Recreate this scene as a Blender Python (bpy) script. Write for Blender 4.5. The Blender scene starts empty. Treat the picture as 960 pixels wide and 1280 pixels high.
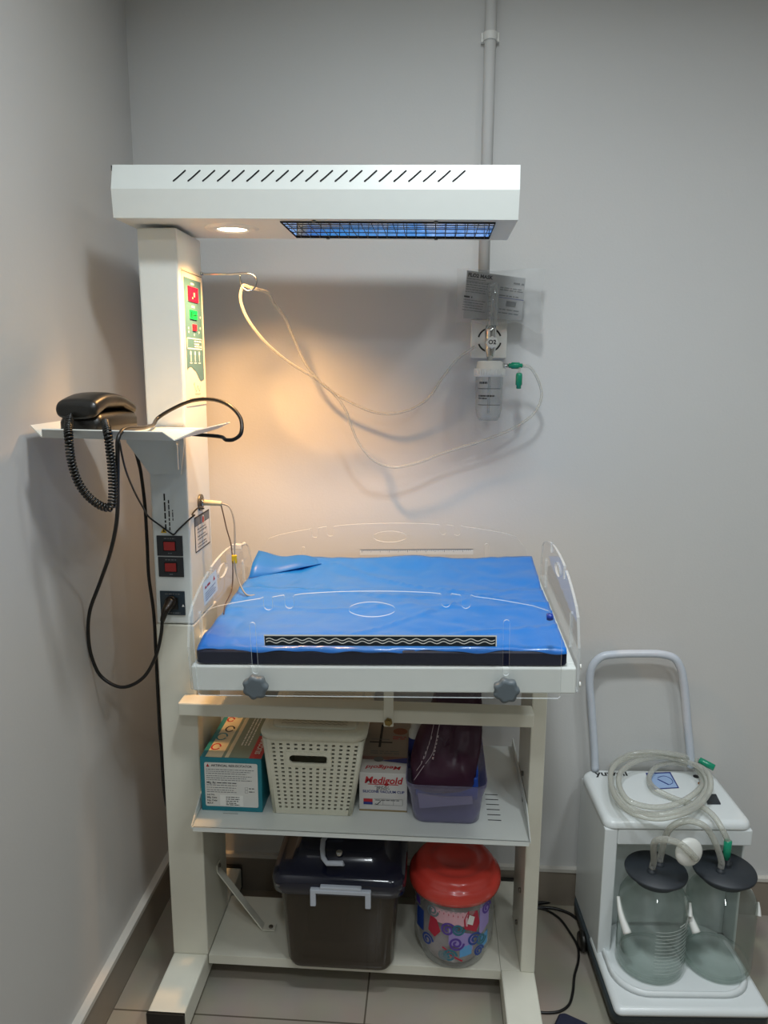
import bpy, bmesh, math, random
from mathutils import Vector, Matrix, Euler
random.seed(7)
V = Vector
R = math.radians
scene = bpy.context.scene
C = scene.collection

# ------------------------------------------------------------------ camera
F = 950.0                       # focal length in pixels of a 960x1280 frame
EYE = V((0, 0, 1.5))
CAMROT = (Matrix.Rotation(R(3.78), 3, 'Z') @ Matrix.Rotation(R(90 - 10.66), 3, 'X') @ Matrix.Rotation(R(.26), 3, 'Z'))
cd = bpy.data.cameras.new('camera')
cd.sensor_fit = 'VERTICAL'; cd.sensor_height = 24.0; cd.lens = F / 1280 * 24.0
cd.clip_start = .02
cam = bpy.data.objects.new('camera', cd); C.objects.link(cam)
cam.matrix_world = Matrix.Translation(EYE) @ CAMROT.to_4x4()
scene.camera = cam

def at(px, py, X=None, Y=None, Z=None):
    """point of a real plane (X, Y or Z constant) measured off the photograph"""
    d = CAMROT @ V(((px - 480) / F, -(py - 640) / F, -1))
    t = Y / d.y if Y is not None else ((Z - EYE.z) / d.z if Z is not None else X / d.x)
    return EYE + d * t

# ------------------------------------------------------------------ materials
def lin(h):
    if not isinstance(h, str): return tuple(h) + (1,)
    h = h.lstrip('#'); o = []
    for i in (0, 2, 4):
        c = int(h[i:i+2], 16) / 255
        o.append(c / 12.92 if c <= .04045 else ((c + .055) / 1.055) ** 2.4)
    return tuple(o) + (1,)

MC = {}
def mat(name, col, rough=.5, metal=0, var=.06, scale=40, bump=0, bscale=200, spec=.5, emit=0, coat=0, sheen=0):
    if name in MC: return MC[name]
    m = bpy.data.materials.new(name); m.use_nodes = True
    nt = m.node_tree; b = nt.nodes['Principled BSDF']
    c = lin(col)
    tc = nt.nodes.new('ShaderNodeTexCoord')
    nz = nt.nodes.new('ShaderNodeTexNoise'); nz.inputs['Scale'].default_value = scale
    nz.inputs['Detail'].default_value = 4
    nt.links.new(tc.outputs['Object'], nz.inputs['Vector'])
    mr = nt.nodes.new('ShaderNodeMapRange')
    mr.inputs['To Min'].default_value = 1 - var; mr.inputs['To Max'].default_value = 1 + var
    nt.links.new(nz.outputs['Fac'], mr.inputs['Value'])
    mx = nt.nodes.new('ShaderNodeVectorMath'); mx.operation = 'SCALE'
    mx.inputs[0].default_value = c[:3]
    nt.links.new(mr.outputs['Result'], mx.inputs['Scale'])
    nt.links.new(mx.outputs['Vector'], b.inputs['Base Color'])
    b.inputs['Roughness'].default_value = rough
    b.inputs['Metallic'].default_value = metal
    b.inputs['Specular IOR Level'].default_value = spec
    b.inputs['Coat Weight'].default_value = coat
    b.inputs['Sheen Weight'].default_value = sheen
    if emit:
        b.inputs['Emission Color'].default_value = c; b.inputs['Emission Strength'].default_value = emit
    if bump:
        n2 = nt.nodes.new('ShaderNodeTexNoise'); n2.inputs['Scale'].default_value = bscale
        nt.links.new(tc.outputs['Object'], n2.inputs['Vector'])
        bp = nt.nodes.new('ShaderNodeBump'); bp.inputs['Strength'].default_value = bump; bp.inputs['Distance'].default_value = .002
        nt.links.new(n2.outputs['Fac'], bp.inputs['Height']); nt.links.new(bp.outputs['Normal'], b.inputs['Normal'])
    MC[name] = m
    return m

def clear(name, tint='#ffffff', edge=None, body='#e8f0f4', bodyfac=.04, edgefac=.3, gloss=1.0, rough=.02, blend=.35, ior=1.45, smoke=None):
    """thin clear plastic or glass: light passes straight through the wall, with fresnel reflection
    and a milky body that thickens towards the silhouette"""
    if name in MC: return MC[name]
    m = bpy.data.materials.new(name); m.use_nodes = True
    nt = m.node_tree; nt.nodes.clear(); N = nt.nodes.new; L = nt.links.new
    out = N('ShaderNodeOutputMaterial')
    tr = N('ShaderNodeBsdfTransparent'); df = N('ShaderNodeBsdfDiffuse'); gl = N('ShaderNodeBsdfGlossy')
    df.inputs['Color'].default_value = lin(body); gl.inputs['Roughness'].default_value = rough
    lw = N('ShaderNodeLayerWeight'); lw.inputs['Blend'].default_value = blend
    cm = N('ShaderNodeMix'); cm.data_type = 'RGBA'
    cm.inputs['A'].default_value = lin(tint); cm.inputs['B'].default_value = lin(edge or tint)
    L(lw.outputs['Facing'], cm.inputs['Factor']); L(cm.outputs['Result'], tr.inputs['Color'])
    mr = N('ShaderNodeMapRange'); mr.inputs['To Min'].default_value = bodyfac; mr.inputs['To Max'].default_value = edgefac
    tc = N('ShaderNodeTexCoord'); nz = N('ShaderNodeTexNoise'); nz.inputs['Scale'].default_value = 60
    L(tc.outputs['Object'], nz.inputs['Vector'])
    ml = N('ShaderNodeMath'); ml.operation = 'MULTIPLY_ADD'; ml.inputs[1].default_value = .06; 
    L(nz.outputs['Fac'], ml.inputs[0]); L(lw.outputs['Facing'], ml.inputs[2])
    L(ml.outputs[0], mr.inputs['Value'])
    m1 = N('ShaderNodeMixShader'); L(mr.outputs['Result'], m1.inputs['Fac']); L(tr.outputs[0], m1.inputs[1]); L(df.outputs[0], m1.inputs[2])
    fr = N('ShaderNodeFresnel'); fr.inputs['IOR'].default_value = ior
    fm = N('ShaderNodeMath'); fm.operation = 'MULTIPLY'; fm.inputs[1].default_value = gloss
    geo = N('ShaderNodeNewGeometry')      # entering and leaving a thin wall reflect alike
    L(fr.outputs[0], fm.inputs[0])
    iv = N('ShaderNodeMath'); iv.operation = 'SUBTRACT'; iv.inputs[0].default_value = 1; L(geo.outputs['Backfacing'], iv.inputs[1])
    f2 = N('ShaderNodeMath'); f2.operation = 'MULTIPLY'; L(fm.outputs[0], f2.inputs[0]); L(iv.outputs[0], f2.inputs[1])
    m2 = N('ShaderNodeMixShader'); L(f2.outputs[0], m2.inputs['Fac']); L(m1.outputs[0], m2.inputs[1]); L(gl.outputs[0], m2.inputs[2])
    L(m2.outputs[0], out.inputs['Surface'])
    MC[name] = m
    return m

M_white = mat('white powder coat', '#dde2de', .32, bump=.04, bscale=900, var=.02)
M_cream = mat('cream powder coat', '#dcdacb', .38, bump=.04, bscale=900, var=.03)
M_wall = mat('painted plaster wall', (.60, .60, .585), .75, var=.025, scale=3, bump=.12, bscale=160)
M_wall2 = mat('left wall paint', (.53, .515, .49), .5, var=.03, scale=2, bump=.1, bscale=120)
M_ceil = mat('ceiling paint', (.70, .70, .68), .85, var=.02, scale=3)
M_base = mat('skirting tile', '#8a8073', .3, var=.06, scale=14)
M_baset = mat('skirting cap', '#c9c5bc', .4, var=.04, scale=14)
M_black = mat('black plastic', '#14130f', .34, bump=.05, bscale=500, var=.15)
M_cord = mat('black cable sheath', '#0e0e0d', .4, var=.2)
M_dark = mat('slot black', '#08090a', .8)
M_steel = mat('chrome', '#c5c6c4', .12, 1, var=.05)
M_dsteel = mat('grille wire', '#3a3834', .4, .8, var=.1)
M_brass = mat('old brass bolt', '#8d7a4c', .35, .8, var=.2)
M_bolt = mat('zinc bolt', '#77736a', .4, .8, var=.2)
M_knob = mat('grey plastic', '#5c666c', .45, bump=.1, bscale=600)
M_navy = mat('navy vinyl', '#070f2a', .5, var=.15, bump=.15, bscale=400, spec=.25)
M_label = mat('printed label white', '#e2e2dd', .5, var=.02)
M_ink = mat('black ink', '#1b1b1d', .6)
M_grey = mat('grey ink', '#6d6f70', .6)
M_red = mat('red ink', '#b5202a', .5)
M_blue = mat('blue ink', '#26357f', .5)
M_rubber = mat('dark rubber', '#2b3036', .5, var=.1, bump=.1, bscale=300)
M_green = mat('green plastic', '#0b8f6c', .25, var=.1, coat=.3)
M_yellow = mat('yellow plastic', '#d9b21e', .4)

M_acr = clear('clear acrylic sheet', bodyfac=.006, edgefac=.05, gloss=.65, ior=1.49, body='#dfe8ee')
M_acre = clear('acrylic cut edge', bodyfac=.26, edgefac=.55, body='#e9f1f4', gloss=.6)
M_glass = clear('greenish bottle glass', tint='#f9fbfa', edge='#c6d0cb', bodyfac=.045, edgefac=.22, body='#bfcbc5', blend=.5, ior=1.5)
M_tube = clear('clear silicone tube', tint='#f4f4f0', edge='#c4c4bc', bodyfac=.20, edgefac=.62, body='#e2e2da', rough=.12, blend=.4)
M_thin = clear('clear oxygen tube', tint='#f7f7f4', edge='#d8d8d2', bodyfac=.18, edgefac=.7, body='#e6e4dd', rough=.12, blend=.4)
M_film = clear('clear packet film', bodyfac=.09, edgefac=.35, gloss=2.2, ior=1.6, rough=.08, body='#d0d4d4')
M_tubp = clear('violet tinted plastic', tint='#eeecf6', edge='#c3c0dc', bodyfac=.08, edgefac=.42, body='#b9b7d4', rough=.15)
M_smoke = clear('smoky grey plastic', tint='#b3ada6', edge='#5c5955', bodyfac=.18, edgefac=.5, body='#6f6353', rough=.12)
M_canp = clear('clear jar plastic', tint='#f6f7f7', edge='#cdd1d2', bodyfac=.05, edgefac=.35, body='#dfe3e4', rough=.08)
M_clearhard = clear('clear polycarbonate', tint='#fafbfb', edge='#bfc5c7', bodyfac=.04, edgefac=.35, body='#dfe4e5')

# ------------------------------------------------------------------ mesh builder
def smoothpath(pts, n=8, closed=False):
    P = [V(p) for p in pts]; out = []
    k = len(P)
    for i in range(k if closed else k - 1):
        if closed: a, b, c, d = P[(i-1) % k], P[i], P[(i+1) % k], P[(i+2) % k]
        else:
            a = P[i-1] if i else 2*P[0] - P[1]; b = P[i]; c = P[i+1]
            d = P[i+2] if i + 2 < k else 2*P[-1] - P[-2]
        # centripetal Catmull-Rom
        t0 = 0; t1 = max((b-a).length, 1e-6) ** .5; t2 = t1 + max((c-b).length, 1e-6) ** .5; t3 = t2 + max((d-c).length, 1e-6) ** .5
        for j in range(n):
            t = t1 + (t2 - t1) * j / n
            A1 = a*((t1-t)/(t1-t0)) + b*((t-t0)/(t1-t0)); A2 = b*((t2-t)/(t2-t1)) + c*((t-t1)/(t2-t1)); A3 = c*((t3-t)/(t3-t2)) + d*((t-t2)/(t3-t2))
            B1 = A1*((t2-t)/(t2-t0)) + A2*((t-t0)/(t2-t0)); B2 = A2*((t3-t)/(t3-t1)) + A3*((t-t1)/(t3-t1))
            out.append(B1*((t2-t)/(t2-t1)) + B2*((t-t1)/(t2-t1)))
    if not closed: out.append(P[-1])
    return out

def rrect(x0, x1, y0, y1, r, n=5):
    out = []
    for cx, cy, a in ((x1-r, y0+r, -90), (x1-r, y1-r, 0), (x0+r, y1-r, 90), (x0+r, y0+r, 180)):
        for i in range(n + 1):
            t = R(a + 90 * i / n); out.append((cx + r*math.cos(t), cy + r*math.sin(t)))
    return out

class MB:
    def __init__(self, mtx=None):
        self.bm = bmesh.new(); self.mats = []; self.M = mtx
    def mi(self, m):
        if m not in self.mats: self.mats.append(m)
        return self.mats.index(m)
    def v(self, p):
        p = V(p)
        return self.bm.verts.new(self.M @ p if self.M else p)
    def face(self, vs, m, smooth=False):
        try: f = self.bm.faces.new(vs)
        except ValueError: return None
        f.material_index = self.mi(m); f.smooth = smooth
        return f
    def poly(self, pts, m): return self.face([self.v(p) for p in pts], m)
    def box(self, x0, x1, y0, y1, z0, z1, m):
        return self.hexa([(x0,y0),(x1,y0),(x1,y1),(x0,y1)], z0, z1, m)
    def hexa(self, plan, z0, z1, m):
        return self.prism([(x, y, z0) for x, y in plan], (0, 0, z1 - z0), m)
    def prism(self, pts, d, m, mside=None, smooth=False):
        d = V(d); a = [self.v(p) for p in pts]; b = [self.v(V(p) + d) for p in pts]
        n = len(a)
        self.face(a[::-1], m); self.face(b, m)
        for i in range(n): self.face([a[i], a[(i+1) % n], b[(i+1) % n], b[i]], mside or m, smooth)
    def loft(self, rings, m, cap0=True, cap1=True, closed=True, smooth=True):
        Rg = [[self.v(p) for p in r] for r in rings]; n = len(Rg[0])
        for i in range(len(Rg) - 1):
            for j in range(n if closed else n - 1):
                self.face([Rg[i][j], Rg[i][(j+1) % n], Rg[i+1][(j+1) % n], Rg[i+1][j]], m, smooth)
        if cap0: self.face(Rg[0][::-1], m)
        if cap1: self.face(Rg[-1], m)
        return Rg
    def tube(self, pts, r, m, n=8, closed=False, sub=8, caps=True, raw=False):
        P = [V(p) for p in pts] if raw else smoothpath(pts, sub, closed)
        k = len(P); rings = []; up = None
        for i in range(k):
            if closed: t = P[(i+1) % k] - P[i-1]
            else: t = P[min(i+1, k-1)] - P[max(i-1, 0)]
            if t.length < 1e-9: t = V((0, 0, 1))
            t.normalize()
            if up is None:
                up = t.orthogonal().normalized()
            else:
                up = (up - t * up.dot(t))
                up = up.normalized() if up.length > 1e-6 else t.orthogonal().normalized()
            s = t.cross(up)
            rr = r(i / (k - 1)) if callable(r) else r
            rings.append([P[i] + (up*math.cos(2*math.pi*j/n) + s*math.sin(2*math.pi*j/n)) * rr for j in range(n)])
        if closed: rings.append(rings[0]); self.loft(rings, m, False, False)
        else: self.loft(rings, m, caps, caps)
    def cyl(self, p0, p1, r0, m, r1=None, n=24, mcap=None):
        p0, p1 = V(p0), V(p1); t = (p1 - p0).normalized(); u = t.orthogonal().normalized(); s = t.cross(u)
        r1 = r0 if r1 is None else r1
        ring = lambda p, r: [self.v(p + (u*math.cos(2*math.pi*j/n) + s*math.sin(2*math.pi*j/n))*r) for j in range(n)]
        a, b = ring(p0, r0), ring(p1, r1)
        for j in range(n): self.face([a[j], a[(j+1) % n], b[(j+1) % n], b[j]], m, True)
        self.face(a[::-1], mcap or m); self.face(b, mcap or m)
    def lathe(self, c, prof, m, n=40, axis=(0, 0, 1), xaxis=None, capb=False, capt=False):
        c = V(c); t = V(axis).normalized(); u = V(xaxis) if xaxis else t.orthogonal().normalized(); s = t.cross(u)
        rings = [[c + t*z + (u*math.cos(2*math.pi*j/n) + s*math.sin(2*math.pi*j/n)) * max(r, 1e-5) for j in range(n)] for r, z in prof]
        self.loft(rings, m, capb, capt)
    def sphere(self, c, r, m, sc=(1, 1, 1), n=16):
        c = V(c)
        rings = []
        for i in range(1, n // 2):
            a = math.pi * i / (n // 2)
            rings.append([c + V((r*sc[0]*math.sin(a)*math.cos(2*math.pi*j/n), r*sc[1]*math.sin(a)*math.sin(2*math.pi*j/n), -r*sc[2]*math.cos(a))) for j in range(n)])
        self.loft(rings, m)
    def text(self, s, o, xd, yd, size, m, align='CENTER', bold=0, shear=0):
        for vs in text_faces(s, size, align, bold, shear): pass
        vv, ff = text_faces(s, size, align, bold, shear)
        o, xd, yd = V(o), V(xd).normalized(), V(yd).normalized()
        vs = [self.v(o + xd*x + yd*y) for x, y in vv]
        for f in ff: self.face([vs[i] for i in f], m)
    def stroke(self, o, xd, yd, pts, w, m):
        """flat printed line through 2-D points on the plane o, xd, yd"""
        o, xd, yd = V(o), V(xd).normalized(), V(yd).normalized()
        P = [V((x, y)) for x, y in pts]; k = len(P); L = []; Rr = []
        for i in range(k):
            t = (P[min(i+1, k-1)] - P[max(i-1, 0)]).normalized(); nn = V((-t.y, t.x)) * w / 2
            a, b = P[i] + nn, P[i] - nn
            L.append(self.v(o + xd*a.x + yd*a.y)); Rr.append(self.v(o + xd*b.x + yd*b.y))
        for i in range(k - 1): self.face([Rr[i], Rr[i+1], L[i+1], L[i]], m)
    def rect(self, o, xd, yd, x0, x1, y0, y1, m, rad=0):
        o, xd, yd = V(o), V(xd).normalized(), V(yd).normalized()
        pts = rrect(x0, x1, y0, y1, rad, 4) if rad else [(x0, y0), (x1, y0), (x1, y1), (x0, y1)]
        self.face([self.v(o + xd*x + yd*y) for x, y in pts], m)
    def disc(self, o, xd, yd, cx, cy, r, m, n=20):
        o, xd, yd = V(o), V(xd).normalized(), V(yd).normalized()
        self.face([self.v(o + xd*(cx + r*math.cos(2*math.pi*i/n)) + yd*(cy + r*math.sin(2*math.pi*i/n))) for i in range(n)], m)
    def plate(self, loops, o, xd, yd, th, m, medge):
        """flat sheet of thickness th with outline loops[0] and holes loops[1:]"""
        o, xd, yd = V(o), V(xd).normalized(), V(yd).normalized(); nd = xd.cross(yd)
        vv, ff = fill_faces(loops)
        A = [self.v(o + xd*x + yd*y + nd*th/2) for x, y in vv]
        B = [self.v(o + xd*x + yd*y - nd*th/2) for x, y in vv]
        for f in ff:
            self.face([A[i] for i in f], m); self.face([B[i] for i in f[::-1]], m)
        for lp in loops:
            a = [self.v(o + xd*x + yd*y + nd*th/2) for x, y in lp]; b = [self.v(o + xd*x + yd*y - nd*th/2) for x, y in lp]
            for i in range(len(lp)):
                j = (i + 1) % len(lp); self.face([a[i], b[i], b[j], a[j]], medge)
    def build(self, name, parent=None, bevel=0, seg=2, subsurf=0, solid=0, base=None, weld=False):
        me = bpy.data.meshes.new(name)
        if weld: bmesh.ops.remove_doubles(self.bm, verts=self.bm.verts, dist=1e-5)
        if name not in FLATS: bmesh.ops.recalc_face_normals(self.bm, faces=self.bm.faces)
        root = parent; off = V((0, 0, 0))
        while root is not None:
            off += root.location; root = root.parent
        loc = V((0, 0, 0))
        if parent is None:
            co = [v.co for v in self.bm.verts]
            loc = V(((min(c.x for c in co) + max(c.x for c in co))/2, (min(c.y for c in co) + max(c.y for c in co))/2, min(c.z for c in co)))
            off = loc
        for v in self.bm.verts: v.co -= off
        self.bm.to_mesh(me); self.bm.free()
        for m in self.mats: me.materials.append(m)
        o = bpy.data.objects.new(name, me); C.objects.link(o); o.location = loc
        if parent is not None: o.parent = parent
        if solid:
            s = o.modifiers.new('solidify', 'SOLIDIFY'); s.thickness = solid; s.offset = 0
        if bevel:
            b = o.modifiers.new('bevel', 'BEVEL'); b.width = bevel; b.segments = seg; b.limit_method = 'ANGLE'; b.angle_limit = R(40); b.use_clamp_overlap = True
        if subsurf:
            s = o.modifiers.new('subsurf', 'SUBSURF'); s.levels = subsurf; s.render_levels = subsurf
        return o
FLATS = set()

TC = {}
def text_faces(s, size, align, bold, shear):
    key = (s, size, align, bold, shear)
    if key in TC: return TC[key]
    cu = bpy.data.curves.new('t', 'FONT'); cu.body = s; cu.size = size; cu.align_x = align; cu.align_y = 'CENTER'
    cu.resolution_u = 2; cu.offset = bold; cu.shear = shear
    o = bpy.data.objects.new('t', cu); C.objects.link(o)
    me = bpy.data.meshes.new_from_object(o.evaluated_get(bpy.context.evaluated_depsgraph_get()))
    r = ([(v.co.x, v.co.y) for v in me.vertices], [tuple(p.vertices) for p in me.polygons])
    bpy.data.objects.remove(o); bpy.data.curves.remove(cu); bpy.data.meshes.remove(me)
    TC[key] = r
    return r
def fill_faces(loops):
    cu = bpy.data.curves.new('f', 'CURVE'); cu.dimensions = '2D'; cu.fill_mode = 'BOTH'
    for lp in loops:
        sp = cu.splines.new('POLY'); sp.points.add(len(lp) - 1); sp.use_cyclic_u = True
        for q, (x, y) in zip(sp.points, lp): q.co = (x, y, 0, 1)
    o = bpy.data.objects.new('f', cu); C.objects.link(o)
    me = bpy.data.meshes.new_from_object(o.evaluated_get(bpy.context.evaluated_depsgraph_get()))
    r = ([(v.co.x, v.co.y) for v in me.vertices], [tuple(p.vertices) for p in me.polygons])
    bpy.data.objects.remove(o); bpy.data.curves.remove(cu); bpy.data.meshes.remove(me)
    return r

def tag(o, label, cat, group=None):
    o['label'] = label; o['category'] = cat
    if group: o['group'] = group
    return o
def thing(name, loc, label, cat, group=None):
    o = bpy.data.objects.new(name, None); C.objects.link(o); o.location = loc; o.empty_display_size = .05
    return tag(o, label, cat, group)
def struct(o):
    o['kind'] = 'structure'; return o
def lines(mb, o, xd, yd, x0, x1, ys, w, m, rag=.25, words=True):
    """rows of print too small to read"""
    for y in ys:
        end = x1 - random.random() * rag * (x1 - x0); x = x0
        while x < end:
            q = min(x + w * random.uniform(1.5, 6), end)
            mb.rect(o, xd, yd, x, q, y - w/2, y + w/2, m); x = q + w * .9

# ------------------------------------------------------------------ room
XL, YB, XR, YF, ZC = -.756, 1.963, 1.75, -2.0, 2.75
def floor_mat():
    m = bpy.data.materials.new('vitrified floor tile'); m.use_nodes = True
    nt = m.node_tree; b = nt.nodes['Principled BSDF']; N = nt.nodes.new; L = nt.links.new
    tc = N('ShaderNodeTexCoord'); mp = N('ShaderNodeMapping'); L(tc.outputs['Object'], mp.inputs['Vector'])
    mp.inputs['Location'].default_value = (TX, TY, 0)
    bk = N('ShaderNodeTexBrick'); bk.offset = 0; bk.inputs['Scale'].default_value = 1
    bk.inputs['Brick Width'].default_value = .6; bk.inputs['Row Height'].default_value = .6
    bk.inputs['Mortar Size'].default_value = .0022; bk.inputs['Mortar Smooth'].default_value = .1
    bk.inputs['Color1'].default_value = lin('#9f9789'); bk.inputs['Color2'].default_value = lin('#9c9486'); bk.inputs['Mortar'].default_value = lin('#5f584c')
    L(mp.outputs['Vector'], bk.inputs['Vector'])
    nz = N('ShaderNodeTexNoise'); nz.inputs['Scale'].default_value = 9; L(tc.outputs['Object'], nz.inputs['Vector'])
    mx = N('ShaderNodeMix'); mx.data_type = 'RGBA'; mx.blend_type = 'MULTIPLY'; mx.inputs['Factor'].default_value = .25
    L(bk.outputs['Color'], mx.inputs['A']); L(nz.outputs['Color'], mx.inputs['B'])
    rp = N('ShaderNodeMapRange'); rp.inputs['To Min'].default_value = .85; rp.inputs['To Max'].default_value = 1.1
    L(mx.outputs['Result'], b.inputs['Base Color'])
    b.inputs['Roughness'].default_value = .22
    return m
j1 = at(459, 1245, Z=0); j2 = at(300, 1271, Z=0)
TX, TY = -j1.x, -j2.y

def room_box(name, x0, x1, y0, y1, z0, z1, m):
    b = MB(); b.box(x0, x1, y0, y1, z0, z1, m); o = b.build(name); 
    # keep the material's object coordinates equal to world coordinates
    for v in o.data.vertices: v.co += o.location
    o.location = (0, 0, 0)
    return struct(o)
room_box('floor', XL - .1, XR + .1, YF - .1, YB + .1, -.1, 0, floor_mat())
room_box('ceiling', XL - .1, XR + .1, YF - .1, YB + .1, ZC, ZC + .1, M_ceil)
room_box('wall_back', XL - .1, XR + .1, YB, YB + .1, 0, ZC, M_wall)
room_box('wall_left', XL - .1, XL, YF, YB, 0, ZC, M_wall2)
M_far = mat('beige far wall paint', (.34, .33, .31), .7, var=.03, scale=3)
room_box('wall_right', XR, XR + .1, YF, YB, 0, ZC, M_far)
room_box('wall_front', XL - .1, XR + .1, YF - .1, YF, 0, ZC, M_far)
b = MB(); b.box(XL + .016, XR, YB - .012, YB, 0, .106, M_base); b.box(XL + .016, XR, YB - .015, YB, .106, .116, M_baset)
struct(b.build('baseboard_back'))
b = MB(); b.box(XL, XL + .016, YF, YB, 0, .104, M_base); b.box(XL, XL + .019, YF, YB, .104, .116, M_baset)
struct(b.build('baseboard_left'))

# ------------------------------------------------------------------ infant warmer
CX0, CX1, CY0 = -.619, -.535, 1.605
warmer = thing('infant_warmer', (-.18, 1.65, 0), 'white hospital infant radiant warmer with overhead heater hood, acrylic-sided bed and two shelves', 'infant warmer')
W = warmer
b = MB(); b.box(CX0, CX1, CY0, 1.768, .932, 1.783, M_white); column = b.build('column', W, .004)
b = MB(); b.box(CX0 - .003, CX1, CY0, 1.79, .08, .930, M_cream); b.build('column_base', W, .003)
# feet, with black end caps
for x0, x1 in ((-.622, -.537), (.181, .2605)):
    b = MB(); b.box(x0, x1, 1.432, 1.938, .018, .08, M_cream); f = b.build('foot_beam', W, .004)
    b = MB(); b.box(x0 - .001, x1 + .001, 1.424, 1.433, .012, .081, M_black); b.box(x0 + .01, x1 - .01, 1.44, 1.49, 0, .018, M_black); b.build('end_cap', f, .002)
    b = MB(); b.box(x0 - .001, x1 + .001, 1.936, 1.9455, .012, .086, M_black); b.box(x0 + .01, x1 - .01, 1.86, 1.91, 0, .018, M_black); b.build('end_cap', f, .002)
b = MB(); b.box(.2265, .2605, 1.605, 1.80, .08, .815, M_cream); leg = b.build('leg', W, .003)
for y, z in ((1.70, .545), (1.66, .50), (1.70, .14), (1.66, .26)):
    b = MB(); b.cyl((.2265, y, z), (.221, y, z), .006, M_bolt, n=8); b.build('bolt', leg)
# shelves
b = MB(); b.box(-.5345, .1805, 1.607, 1.822, .055, .0795, M_cream); b.box(.1805, .2262, 1.607, 1.822, .0803, .0815, M_cream); b.build('lower_shelf', W, .003)
b = MB()
b.hexa([(-.524, 1.50), (.2205, 1.50), (.225, 1.60), (.225, 1.925), (-.5335, 1.925), (-.5335, 1.60)], .4925, .4965, M_white)
b.prism([(-.522, 1.5005, .4965), (-.522, 1.4985, .487), (.2185, 1.4985, .487), (.2185, 1.5005, .4965)], (0, .003, 0), M_white)
for s, x, xf in ((-1, -.5335, -.526), (1, .225, .2222)):      # upturned end lips that taper away to the front corner
    b.prism([(x, 1.92, .4945), (x, 1.60, .4945), (xf, 1.498, .4945), (xf, 1.498, .500), (x, 1.60, .524), (x, 1.92, .524)], (-s * .0025, 0, 0), M_white)
for k in range(6):
    y = 1.575 + k * .021
    b.box(.135, .165, y, y + .003, .4964, .4968, M_dark)
b.box(-.47, -.435, 1.557, 1.5585, .4964, .4968, M_grey)
b.build('middle_shelf', W, .0012)
# brace
p0 = at(272, 1085, X=CX1); p1 = at(333, 1160, Z=.082)
b = MB(); d = (p1 - p0); n = V((0, 1, 0)) * .011
q0 = p0 + V((.002, 0, 0)); 
for a, c in (((q0 + V((0, 0, .015))), q0 - V((0, 0, .004))), (q0 - V((0, 0, .004)), p1 + V((-.008, 0, .003))), (p1 + V((-.008, 0, .002)), p1 + V((.024, 0, .002)))):
    t = (c - a).normalized(); u = V((0, 1, 0)); w = t.cross(u).normalized()
    b.prism([a + u*.012 - w*.0015, a - u*.012 - w*.0015, c - u*.012 - w*.0015, c + u*.012 - w*.0015], w * .003, M_cream)
br = b.build('brace', W, .0006)
b = MB(); b.cyl(p0 + V((.003, 0, .008)), p0 + V((.008, 0, .008)), .005, M_bolt, n=6); b.build('bolt', br)
b = MB(); b.cyl(p1 + V((.012, 0, .003)), p1 + V((.012, 0, .0065)), .0055, M_bolt, n=16); b.build('bolt', br)
# support bar with pivot plate
b = MB(); b.box(-.563, .2262, 1.556, 1.6045, .7335, .7645, M_cream); bar = b.build('support_bar', W, .003)
b = MB(); b.box(-.1015, -.0795, 1.551, 1.5555, .727, .90, M_cream); pv = b.build('pivot_plate', W, .002)
b = MB(); b.cyl((-.0905, 1.551, .740), (-.0905, 1.545, .740), .009, M_brass, n=6); b.cyl((-.0905, 1.545, .740), (-.0905, 1.542, .740), .006, M_brass, n=12); b.build('pivot_bolt', pv)

# bed: tilted frame; local u along the bed, v away from the viewer, w up from the rail top
BED = Matrix.Translation((-.0948, 1.35, .9477)) @ Matrix.Rotation(R(-1.45), 4, 'Y') @ Matrix.Rotation(R(3.0), 4, 'X')
HW, BD = .3645, .548
b = MB(BED)
b.box(-HW, HW, 0, .022, -.052, 0, M_white); b.box(-HW, HW, BD - .022, BD, -.052, 0, M_white)
b.box(-HW, -HW + .018, .022, BD - .022, -.052, 0, M_white); b.box(HW - .018, HW, .022, BD - .022, -.052, 0, M_white)
b.box(-HW + .01, HW - .01, .02, BD - .02, -.03, -.006, M_white)
bed = b.build('bed_frame', W, .003)
b = MB(); b.box(-.40, .20, 1.63, 1.70, .845, .895, M_cream); b.box(-.538, -.40, 1.64, 1.69, .85, .89, M_cream); b.build('bed_support', W, .003)

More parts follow.
